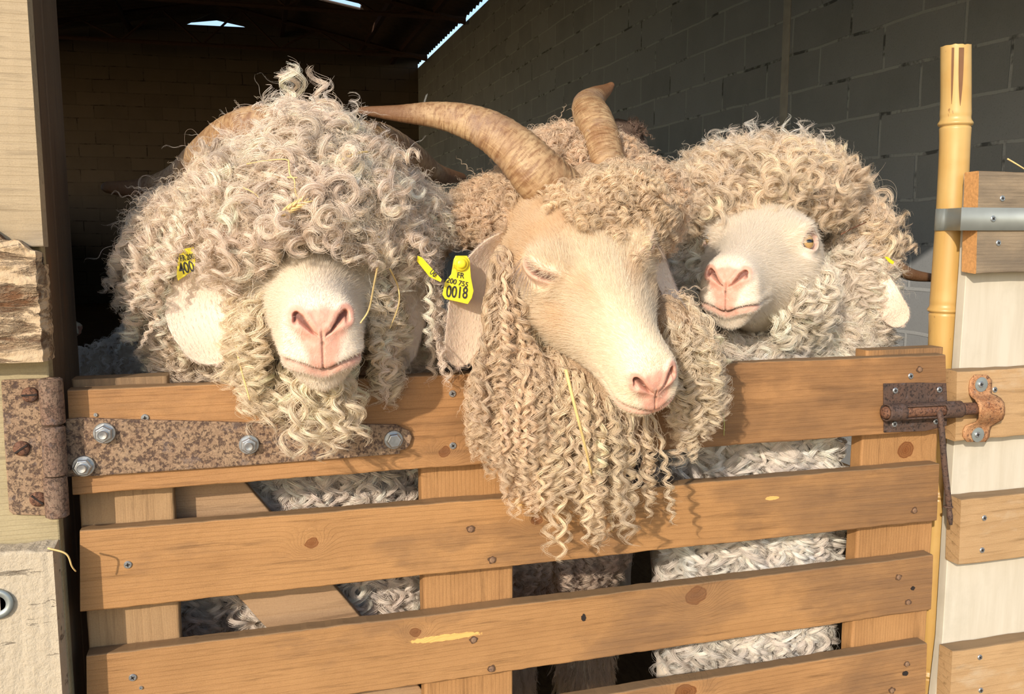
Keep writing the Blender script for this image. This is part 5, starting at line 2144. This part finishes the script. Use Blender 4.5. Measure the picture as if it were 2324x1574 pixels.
undercoat('poll_undercoat', bl, M['wool_tan'], g2, shrink=.006)
zone(S, bl+HB2, r_, n_, [FACE2], length=(.024, .042), R=(.0030, .0050), pitch=(.010, .016), flow=lambda P, Q: nrm(np.array([[.25, -.2, -.7]])+Q*.3), lift=1.1, strands=14, bundle=.0020, col=(.80, .65, .47), clear=.004, tipcurl=1.5, spread=.35)
# neck wool left of and behind the horns
r_, n_ = sample_blobs(mass2, [0, 1, 2], 15000, rng, lambda P, Q: P[:, 2] > 1.03)
zone(S, allb, r_, n_, [FACE2, EARP2], length=(.03, .05), R=(.0035, .0055), pitch=(.012, .018), flow=radial_flow(at(1300, 420, .08), .4), lift=.9, strands=16, bundle=.0024, col=(.77, .60, .43), clear=.005, spread=.3)
# long ringlets: left of the face, under the jaw, right of the face
r_, n_ = sample_blobs(mass2, [3, 7], 9500, rng, lambda P, Q: Q[:, 1] < .5)
zone(S, allb, r_, n_, [FACE2, EARP2], length=(.07, .115), R=(.0035, .0065), pitch=(.016, .028), flow=(0, -.1, -1), lift=.35, strands=18, bundle=.0024, fuzz=.10, col=(.78, .63, .46), yfront=-.006, clear=.004, spread=.08)
mk_ = lambda l, P: (l[:, 1] > 82) & (l[:, 1] < 245) & (l[:, 2] < -12) & ((l[:, 2] < -36) | (l[:, 1] > 150))
r_, n_ = sample_head(W2, N2, L2, rng, 10000, mk_)
zone(S, HB2+[mass2[4]], r_, n_, [FACE2], length=(.07, .11), R=(.0045, .0065), pitch=(.018, .028), flow=(.04, -.06, -1), lift=.6, strands=18, bundle=.0028, col=FLAX, yfront=-.006, clear=.004, spread=.10)
r_, n_ = sample_blobs(mass2, [4], 6500, rng, lambda P, Q: Q[:, 1] < .3)
zone(S, allb, r_, n_, [FACE2], length=(.06, .15), R=(.005, .0085), pitch=(.022, .034), flow=(.03, -.05, -1), lift=.4, strands=18, bundle=.0025, fuzz=.10, col=(.82, .69, .51), yfront=-.006, clear=.004, spread=.08)
r_, n_ = sample_blobs(mass2, [5], 10500, rng, lambda P, Q: Q[:, 1] < .4)
zone(S, allb, r_, n_, [FACE2, [(1480, 560), (1510, 560), (1572, 720), (1550, 735), (1500, 680)]], length=(.055, .095), R=(.005, .0075), pitch=(.020, .030), flow=(.10, -.05, -1), lift=.6, strands=18, bundle=.0028, col=(.82, .71, .55), yfront=-.006, clear=.004, spread=.12)
for ks_, pb_ in (([0, 1, 2], None), ([3, 4, 5, 7], -.006)):
    rf, nf = sample_blobs(mass2, ks_, 45000 if pb_ is None else 14000, rng, lambda P, Q: (P[:, 2] > 1.0) if pb_ is None else (Q[:, 1] < .4))
    fluff(S, rf, nf, allb, rng, (.80, .65, .49), polys=[FACE2, EARP2], pthr=.2, yfront=pb_)
S.obj('curly_fleece', M['hair'], g2)
S = Strands()
r_, n_ = sample_blobs(chest2, [0], 5200, rng, lambda P, Q: Q[:, 1] < .35)
locks(S, r_, n_, chest2, rng, length=(.04, .06), R=(.004, .006), pitch=(.016, .024), flow=(0, -.05, -1), lift=.8, strands=16, bundle=.0032, col=(.72, .59, .48), yback=.10)
# feathery hair down the forelegs
for x, y in ((.62, .44), (.765, .42)):
    nn_ = 2200
    a = rng.uniform(0, 6.28, nn_)
    zz = rng.uniform(.22, .66, nn_)
    Nn_ = np.stack([np.cos(a), np.sin(a), np.zeros(nn_)], -1)
    rr_ = np.array([x, y+.01, 0])+Nn_*.036+np.stack([0*zz, 0*zz, zz], -1)
    locks(S, rr_, Nn_, [Blob((x, y+.01, .5), (.036, .036, .4))], rng, length=(.04, .07), R=(.0008, .002), pitch=(.03, .05), lift=.4, strands=8, bundle=.003, col=(.82, .70, .58), pts=14, steps=8)
S.obj('chest_fleece', M['hair'], g2)
ear_fur(g2, ears2, (.80, .68, .60))
fur_for(g2, 'face_fur', h2, W2, N2, L2, mk2, 170000, (.88, .78, .62), (.76, .55, .33), 40.)
horn_mesh('horn', ctrl3([(1290, 455, .0, 60), (1232, 405, -.02, 64), (1165, 335, -.005, 54), (1090, 286, .015, 44), (1000, 262, .035, 32), (900, 257, .045, 19), (812, 250, .05, 8)]), M['horn'], g2, S0=(.6, 0, .8), ratio=.78, ridge=.045)
horn_mesh('horn', ctrl3([(1392, 400, -.015, 38), (1380, 365, .0, 39), (1366, 312, .03, 42), (1345, 265, .07, 44), (1336, 236, .11, 36), (1352, 218, .135, 26), (1376, 203, .15, 15), (1391, 189, .155, 6)]), M['horn'], g2, S0=(1, 0, .1), ratio=.8, ridge=.05, seedh=3)

# eyelashes of the closed eye
S = Strands()
for s_ in (-1, 1):
    n0 = 70
    du = rng.uniform(-15, 13, n0)
    tl = .22
    dv = -4.5+2.8*(du/16)**2+2.6
    D_ = 163+du*math.cos(tl)-dv*math.sin(tl)
    Z_ = 40+du*math.sin(tl)+dv*math.cos(tl)
    Wp = []
    for d_, z_ in zip(D_, Z_):
        m = (L2[..., 0]*s_ > 0)
        k = np.argmin(np.where(m, (L2[..., 1]-d_)**2+(L2[..., 2]-z_)**2, 1e9))
        Wp.append((W2.reshape(-1, 3)[k], N2.reshape(-1, 3)[k]))
    P_ = np.array([w[0] for w in Wp])
    Q_ = np.array([w[1] for w in Wp])
    t = np.linspace(0, 1, 8)[None, :, None]
    ln = rng.uniform(.013, .019, (n0, 1, 1))
    dirn = nrm(Q_*.75+np.array([0, -.1, -.7])+rng.normal(0, .1, (n0, 3)))[:, None]
    X = P_[:, None]+Q_[:, None]*.0015+dirn*ln*t+np.array([0, 0, -1.])*ln*.35*t**2
    S.add(X, .00020*(1-.6*t[..., 0])*np.ones((n0, 1)), np.tile(np.array([.42, .33, .27]), (n0, 1)))
S.obj('eyelashes', M['hair'], g2)

# ================================================================== goat at the right
g3 = empty('goat', (1.02, .45, 0))
tag(g3, 'white goat on the right with head raised, amber eye open, gazing sideways', 'goat', 'curly goats looking over the gate')
h3 = Head((.804, .0215, 1.1054), (-.705, -.707, -.06), (.709, -.704, -.03), 1.04, 1.28, 1.39)
E3 = [ctrl3([(1925, 560, .26, 36, 20), (1975, 620, .20, 32, 20), (2008, 672, .17, 32, 16), (2050, 738, .165, 28, 10)]),
      ctrl3([(1560, 560, .33, 30, -40), (1540, 620, .34, 30, -40), (1530, 690, .34, 26, -40), (1530, 760, .34, 16, -40)])]
ears3 = [ear_rings(E3[0], cup=.25), ear_rings(E3[1], cup=.25)]
ears3 = [(r, np.concatenate([np.full(r.shape[:2]+(1,), .16), np.zeros(r.shape[:2]+(2,))], -1)) for r in ears3]
neck3 = [(1.01, .245, 1.115, .085, .10), (1.03, .35, 1.05, .11, .14), (1.04, .52, .90, .14, .18), (1.08, .70, .84, .17, .20), (1.12, 1.0, .84, .17, .20), (1.15, 1.35, .84, .14, .18), (1.16, 1.48, .82, .05, .08)]
body3, W3, mk3, L3 = goat_body(g3, h3, 'open', neck3, M['skin1'], ears3, legs_at([(1.0, .55, .75), (1.18, .55, .75), (1.05, 1.3, .75), (1.22, 1.3, .75)]))
N3 = mesh_normals(W3)
for s_ in (-1, 1):
    mk_eye(g3, h3, s_, h3.w(np.array([s_*49.0, 163, 29.5])), .0170)
HB3 = head_blobs(h3)
FACE3 = [(1590, 510), (1640, 530), (1665, 492), (1780, 475), (1820, 490), (1880, 510), (1885, 570), (1850, 610), (1795, 650), (1745, 700), (1742, 755), (1690, 770), (1610, 745), (1585, 690), (1600, 600)]
EARP3 = [(1990, 660), (2015, 640), (2082, 735), (2030, 750)]
mass3 = [blob_from_px(1740, 400, .25, 172, .09, 70), blob_from_px(1610, 430, .24, 62, .06, 55), blob_from_px(1920, 520, .27, 58, .06, 72),
         blob_from_px(1925, 640, .25, 72, .06, 120, -15), blob_from_px(1810, 770, .24, 170, .08, 85), blob_from_px(1575, 610, .27, 45, .06, 110), blob_from_px(1660, 800, .16, 90, .05, 60),
         blob_from_px(1870, 670, .28, 90, .05, 110)]
chest3 = [Blob((.925, .155, .82), (.13, .085, .20)), Blob((.93, .165, .64), (.125, .085, .14)), Blob((1.11, .75, .84), (.19, .34, .22))]
undercoat('undercoat', mass3+chest3, M['wool'], g3)
S = Strands()
allb = mass3+HB3
r_, n_ = sample_blobs(mass3, [0, 1, 2], 6800, rng, outside(FACE3))
zone(S, allb, r_, n_, [FACE3], length=(.04, .075), R=(.006, .013), pitch=(.022, .046), flow=radial_flow(at(1740, 430, .24), .8), lift=1.0, strands=26, bundle=.0036, col=(.84, .71, .55), clear=.005, tipcurl=1.0, spread=.3)
r_, n_ = sample_blobs(mass3, [0], 900, rng, lambda P, Q: Q[:, 2] > .4)
locks(S, r_, n_, allb, rng, length=(.03, .05), R=(.006, .010), pitch=(.03, .04), flow=(.1, 0, .5), lift=1.2, strands=5, bundle=.0018, col=WHITE, rad=.0002)
r_, n_ = sample_blobs(mass3, [3, 4, 5, 6, 7], 8500, rng, lambda P, Q: (P[:, 2] > .97) & outside(FACE3)(P, Q))
zone(S, allb, r_, n_, [FACE3, EARP3], length=(.05, .08), R=(.006, .012), pitch=(.024, .044), flow=(.12, -.05, -1), lift=.8, strands=24, bundle=.0042, col=(.92, .83, .72), clear=.005, yback=.085, tipcurl=1.4)
mk_ = lambda l, P: (l[:, 1] > 95) & (l[:, 2] < 16) & (l[:, 0] > -200) & ((l[:, 2] < -35) | (l[:, 1] > 125))
r_, n_ = sample_head(W3, N3, L3, rng, 9500, mk_)
zone(S, HB3, r_, n_, [FACE3], length=(.04, .07), R=(.006, .010), pitch=(.024, .036), flow=(.15, -.05, -1), lift=.9, strands=18, bundle=.0034, col=(.88, .80, .68), clear=.003, yback=.085)
rf, nf = sample_blobs(mass3, [0, 1, 2, 3, 4, 5, 6, 7], 35000, rng, lambda P, Q: (P[:, 2] > .98) & outside(FACE3)(P, Q))
fluff(S, rf, nf, allb, rng, (.84, .75, .63), polys=[FACE3, EARP3], pthr=.2, yback=.085, flow=(.1, 0, -.6))
rf, nf = sample_blobs(mass3, [0, 1, 2, 3], 12000, rng, lambda P, Q: (P[:, 2] > .98) & outside(FACE3)(P, Q))
fluff(S, rf, nf, allb, rng, WHITE, length=(.045, .075), rad=.00008, R=(.001, .004), pitch=(.02, .05), lift=1.5, polys=[FACE3], pthr=.2)
S.obj('curly_fleece', M['hair'], g3)
S = Strands()
r_, n_ = sample_blobs(chest3, [0, 1], 4200, rng, lambda P, Q: Q[:, 1] < .35)
locks(S, r_, n_, chest3, rng, length=(.08, .13), R=(.007, .013), pitch=(.028, .048), flow=(.05, -.02, -1), lift=.35, strands=28, bundle=.0040, col=(.93, .86, .78), yback=.052, spread=.10, fuzz=.10)
S.obj('chest_fleece', M['hair'], g3)
ear_fur(g3, ears3, (.86, .76, .68))
fur_for(g3, 'face_fur', h3, W3, N3, L3, mk3, 150000, (.90, .83, .72), TAN)
horn_mesh('horn', ctrl3([(1850, 450, .32, 34), (1930, 500, .38, 30), (1990, 565, .41, 24), (2055, 618, .42, 15), (2128, 632, .43, 8)]), M['horn'], g3, S0=(.4, 0, .9), ratio=.8)


# ------------------------------------------------------------------ ear tags
def plate_from_px(name, pts, Y, mat, parent, th=.0012):
    """pts: (u, v) corners, Y a depth or a function of (u, v)"""
    yf = Y if callable(Y) else (lambda u, v: Y)
    bm = bmesh.new()
    A = [bm.verts.new(at(u, v, yf(u, v))) for u, v in pts]
    B = [bm.verts.new(at(u, v, yf(u, v))+Vector((0, th, 0))) for u, v in pts]
    bm.faces.new(A)
    bm.faces.new(B[::-1])
    for i in range(len(pts)):
        j = (i+1) % len(pts)
        bm.faces.new((A[j], A[i], B[i], B[j]))
    o = bm_obj(name, bm, mat, parent)
    return bevel(o, .0005)


def text_on(txt, u, v, Y, h_px, ang, parent, sx=1.0, yaw=0.0, name='lettering'):
    """raised black characters, centred on a picture point"""
    fc = bpy.data.curves.new(name, 'FONT')
    fc.body = txt
    p = at(u, v, Y)
    k = (p-CAM).dot(FWD)/FPX
    fc.size = h_px*k*1.38
    fc.extrude = .0002
    fc.offset = .00022*h_px/30
    fc.align_x = 'CENTER'
    fc.align_y = 'CENTER'
    fc.materials.append(M['tag_ink'])
    tmp = bpy.data.objects.new(name, fc)
    COL.objects.link(tmp)
    me = bpy.data.meshes.new_from_object(tmp.evaluated_get(bpy.context.evaluated_depsgraph_get()))
    bpy.data.objects.remove(tmp)
    mt = (Matrix.Translation(Vector(p)) @ Matrix.Rotation(math.radians(yaw), 4, 'Z') @ Matrix.Rotation(math.radians(ang), 4, 'Y')
          @ Matrix.Rotation(math.radians(90), 4, 'X') @ Matrix.Diagonal((sx, 1, 1, 1)))
    me.transform(mt)
    me.name = name
    o = bpy.data.objects.new(name, me)
    COL.objects.link(o)
    o.parent = parent
    o.location = -origin_of(parent)
    return o


def ear_tag(parent):
    t = empty('ear_tag', (0, 0, 0))
    t.parent = parent
    t.location = -origin_of(parent)
    tag(t, 'yellow numbered plastic ear tag')
    return t


# middle goat, tag hanging on its right ear
t = ear_tag(g2)
YT = -.034
plate_from_px('plate', [(1030, 588), (1034, 580), (1060, 580), (1066, 590), (1069, 628), (1075, 660), (1071, 676), (1062, 690), (1040, 685), (1010, 678), (1004, 668), (1010, 640), (1024, 622)], YT, M['tag_yellow'], t)
bm = bmesh.new()
kpx = 1/FPX
p = at(1046, 598, YT)
lathe_bm(bm, p, (-.1, -1, .05), [(.0088, 0), (.0088, .0015), (.0076, .003), (.0058, .0032), (.0054, .0052), (.0036, .0062), (.0010, .0066)], 32)
bm_obj('button', bm, M['tag_yellow'], t, True)
text_on('FR', 1045, 625, YT-.0006, 13, 8, t, .9)
text_on('200 755', 1038, 641, YT-.0006, 12, 14, t, .95)
text_on('0018', 1037, 664, YT-.0006, 27, 6, t, .68)
# middle goat, other ear: only an edge shows
t = ear_tag(g2)
plate_from_px('plate', [(1488, 500), (1500, 508), (1519, 532), (1500, 531), (1486, 520)], lambda u, v: -.045-.0004*(u-1490), M['tag_yellow'], t)
# left goat, both ears
t = ear_tag(g1)
Y1 = surf_y = -.02
plate_from_px('plate', [(410, 566), (440, 560), (444, 600), (432, 618), (404, 637), (401, 628), (402, 600)], Y1, M['tag_yellow'], t)
text_on('400', 423, 608, Y1-.0006, 26, -14, t, .62)
text_on('FR 200', 424, 584, Y1-.0006, 13, -10, t, .6)
t = ear_tag(g1)
Y2 = -.03
plate_from_px('plate', [(948, 580), (958, 584), (1003, 634), (1000, 640), (975, 628), (946, 592)], lambda u, v: Y2-.0005*(u-945), M['tag_yellow'], t)
text_on('00', 984, 620, Y2-.024, 15, 42, t, .8, 0)
# right goat: a sliver of yellow in the wool
t = ear_tag(g3)
plate_from_px('plate', [(2008, 583), (2014, 582), (2030, 594), (2027, 600), (2018, 595)], .135, M['tag_yellow'], t)

# ------------------------------------------------------------------ straw and twigs
def stalk(label, pts, w_px, mat='straw', group=None, head=None, name='straw_stalk'):
    """one stalk: (u, v, Y) control points"""
    P = np.array([list(at(*q)) for q in pts])
    C = spline(P, 20)
    k = (Vector(P[0])-CAM).dot(FWD)/FPX
    bm = bmesh.new()
    r = [w_px*k*.5*(1-.35*i/19) for i in range(20)]
    tube_bm(bm, C, r, 7)
    o = bm_obj(name, bm, M[mat], None, True)
    tag(o, label, 'straw' if mat == 'straw' else 'twig', group)
    return o


M['twig'] = plain('brown_twig', (.20, .09, .05), .7, 0, .3, 90, .3)
M['grass_green'] = plain('fresh_grass', (.45, .45, .14), .6, 0, .2, 90, .2)
ST = 'straw caught in the fleeces'
front1 = dome+HB1
front2 = mass2+HB2+bl


def sy(u, v, blobs, off=.012):
    """depth at which the line of sight reaches the fleece"""
    for Y in np.arange(-.30, .4, .004):
        if sdf(np.array([list(at(u, v, Y))]), blobs)[0] < off:
            return float(Y)
    return .1


def on1(*q):
    return [(u, v, sy(u, v, front1, .030)) for u, v in q]


stalk('long pale straw hanging in the beard of the middle goat', [(1284, 838, -.150), (1303, 915, -.158), (1325, 1000, -.15), (1343, 1076, -.13)], 9, group=ST)
stalk('bent straw on the crown of the left goat, below its topmost curls', on1((560, 372), (600, 365), (650, 362), (657, 380)), 3.5, group=ST)
stalk('crooked stalk running down the middle of the left goat\'s forehead wool', on1((655, 362), (658, 395), (668, 408), (672, 440), (690, 460)), 4, group=ST)
stalk('short crossed straw on the forehead wool of the left goat', on1((652, 402), (675, 403)), 4, group=ST)
stalk('straw hanging beside the nose of the left goat, on the right', on1((860, 590), (850, 640), (838, 700), (818, 733)), 5, group=ST)
stalk('thin straw in the right cheek wool of the left goat, near its ear', on1((885, 610), (903, 650), (905, 690), (885, 745)), 4, group=ST)
stalk('dark yellow stalk sticking out of the left goat\'s neck wool over the gate', [(535, 785, -.03), (548, 840, -.035), (567, 908, -.04)], 5, group=ST)
stalk('fine straw low in the left goat\'s brow curls, left of the face', on1((512, 520), (504, 545), (488, 580)), 3, 'twig')
stalk('pale straw across the right side of the left goat\'s crown', on1((778, 362), (808, 348), (835, 344)), 7, group=ST)
stalk('straw wisp by the right eye of the left goat', on1((838, 520), (862, 540), (880, 545)), 6, group=ST)
stalk('tiny straw lying in the curls left of the left goat\'s wheat ear', on1((552, 425), (580, 440), (596, 462)), 4, group=ST)
stalk('brown twig lodged in the cheek wool of the right goat', [(1908, 532, .175), (1930, 520, .172), (1966, 504, .178)], 4, 'twig', name='twig')
stalk('thin straw hanging on the upper slat below the middle goat', [(1388, 1140, -.003), (1387, 1165, -.003), (1389, 1206, -.002)], 3, group=None)
stalk('thin green blade hanging on the top board right of the middle goat', [(1632, 912, -.004), (1643, 950, -.004), (1643, 988, -.003)], 3, 'grass_green', name='grass_blade')
stalk('straw blade sticking out at the top right corner over the grey rail', [(2286, 360, .01), (2310, 374, .005), (2345, 396, .0)], 4, group=None)
stalk('dry splinter curling off the lower board of the left door post', [(108, 1243, -.05), (150, 1256, -.05), (163, 1284, -.045), (172, 1296, -.04)], 5, group=None)
stalk('pale straw poking up in front of the upper slat, left of the goat beard', [(1171, 1122, .01), (1175, 1112, .012), (1177, 1106, .014)], 3)


def wheat_ear(label, u0, v0, u1, v1, Y):
    r = empty('wheat_ear', at(u0, v0, Y))
    tag(r, label, 'wheat ear')
    a, b = at(u0, v0, Y), at(u1, v1, Y-.006)
    bm = bmesh.new()
    tube_bm(bm, [a, (a+b)/2, b], [.0007, .0006, .0004], 6)
    bm_obj('stem', bm, M['straw'], r)
    d = (b-a)
    L_ = d.length
    d.normalize()
    side = Vector((0, -1, 0)).cross(d).normalized()
    for i in range(9):
        t = .12+.8*i/9
        s_ = side*(1 if i % 2 else -1)
        c = a+d*(L_*t)+s_*.0018+Vector((0, -.001, 0))
        ax = (d+s_*.30).normalized()
        b2 = bmesh.new()
        tube_bm(b2, [c-ax*.0035, c-ax*.001, c+ax*.002, c+ax*.006, c+ax*.012], [.0003, .0015, .0014, .0006, .0001], 7)
        bm_obj('husk', b2, M['straw'], r, True)
    return r


wheat_ear('dry wheat ear caught in the middle of the left goat\'s fringe', 632, 488, 700, 450, sy(660, 470, front1, .030)-.004)
wheat_ear('small husk cluster in the wool above the left goat\'s right cheek', 882, 578, 840, 548, sy(862, 562, front1, .030)-.004)

M['wool_brown'] = wool_mat('brown_undercoat', (.20, .14, .11), (.13, .09, .07))  # brown wool, taken darker so the colour carries the shade there
# ------------------------------------------------------------------ other goats further in, partly hidden
def herd_goat(name_label, base, heading, hz, scale, wool, col, curls=2600, head_low=0.0, wavy=(.004, .007), horned=True):
    g = empty('goat', base)
    tag(g, name_label, 'goat', 'goats in the shade of the barn')
    f = nrm(np.array([math.cos(heading), math.sin(heading), 0]))
    s = np.array([-f[1], f[0], 0])
    B0 = V3(base)
    c = lambda a, l, z: B0+f*a*scale+s*l*scale+np.array([0, 0, z*scale])
    N = c(.95, 0, hz-.06)
    F = nrm(f+np.array([0, 0, -.35]))
    h = Head(N, F, s, 1.0*scale, 1.15*scale, 1.2*scale)
    P = N-h.F*.27*scale
    nk = [tuple(P-h.F*.035*scale)+(.07*scale, .08*scale), tuple((P+c(.40, 0, .82))/2)+(.09*scale, .11*scale), tuple(c(.40, 0, .80))+(.14*scale, .17*scale),
          tuple(c(.1, 0, .80))+(.17*scale, .20*scale), tuple(c(-.25, 0, .80))+(.16*scale, .19*scale), tuple(c(-.42, 0, .80))+(.05*scale, .08*scale)]
    er = []
    for q in (-1, 1):
        e0 = P+s*q*.06*scale+h.U*.03*scale
        rows = [tuple(e0)+(.02, 0), tuple(e0+s*q*.05*scale-np.array([0, 0, .05])*scale)+(.03, 0), tuple(e0+s*q*.07*scale-np.array([0, 0, .15])*scale)+(.022, 0)]
        er.append((ear_rings(np.array(rows), 24, 16, face=f), np.concatenate([np.full((24, 16, 1), .15), np.zeros((24, 16, 2))], -1)))
    lg = []
    for a, l in ((.36, .09), (.36, -.09), (-.28, .09), (-.28, -.09)):
        b = c(a, l, 0)
        lg.append(hooves_leg([(b[0], b[1], .72*scale, .05, .055), (b[0], b[1], .5*scale, .04, .042), (b[0], b[1], .3*scale, .028, .03), (b[0], b[1], .08, .022, .024), (b[0], b[1], .004, .028, .03)], 20))
    goat_body(g, h, 'closed', nk, M['skin1'], [(r, m_) for r, m_ in er], lg, nth=120)
    ax = np.array([f, s, [0, 0, 1.]])
    bl_ = [Blob(c(.30, 0, .78), (.20*scale, .19*scale, .23*scale), ax), Blob(c(-.05, 0, .80), (.30*scale, .20*scale, .22*scale), ax), Blob(c(-.3, 0, .78), (.18*scale, .17*scale, .2*scale), ax),
           Blob((P+c(.42, 0, .84))/2, (.15*scale, .12*scale, .15*scale), ax), Blob(P+h.U*.05*scale, (.085*scale, .085*scale, .075*scale), ax)]
    undercoat('undercoat', bl_, wool, g, sub=4)
    S = Strands()
    ar = sum(b.area() for b in bl_)
    r_, n_ = sample_blobs(bl_, range(5), curls/ar, rng)
    zone(S, bl_+head_blobs(h), r_, n_, [], length=(.05, .08), R=wavy, pitch=(.022, .034), flow=(0, 0, -1), lift=.9, strands=9, bundle=.0050, rad=.0005, col=col, pts=20, steps=10, clear=.004, spread=.3)
    S.obj('curly_fleece', M['hair'], g)
    hc = []
    for q in (-1, 1) if horned else ():
        b = P+h.U*.055*scale+s*q*.03*scale
        pts = [tuple(b)+(.020,), tuple(b+(h.U*.09-f*.05+s*q*.03)*scale)+(.018,), tuple(b+(h.U*.10-f*.14+s*q*.09)*scale)+(.013,), tuple(b+(h.U*.07-f*.19+s*q*.17)*scale)+(.004,)]
        horn_mesh('horn', np.array(pts), M['horn_dark'], g, S0=tuple(s), n=60)
    return g


pA = at(222, 835, 1.85)
herd_goat('small goat with a wispy pale topknot behind the left end of the gate', (pA.x+.68, 1.95, 0), math.radians(190), (pA.z-.13)/.95+.06, .95, M['wool'], (.86, .78, .70), 2600, horned=False)
pB = at(185, 715, 3.6)
herd_goat('dim white goat far back in the dark, just right of the door jamb', (pB.x-.80, 3.9, 0), math.radians(-15), .88, .85, M['wool_dimmed'], (.50, .43, .37), 1200, horned=False)
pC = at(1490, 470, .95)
herd_goat('brownish goat in the shade between the middle and right goats', (pC.x+.28, 2.35, 0), math.radians(-100), 1.20, 1.12, M['wool_brown'], (.27, .19, .15), 2200, horned=False)
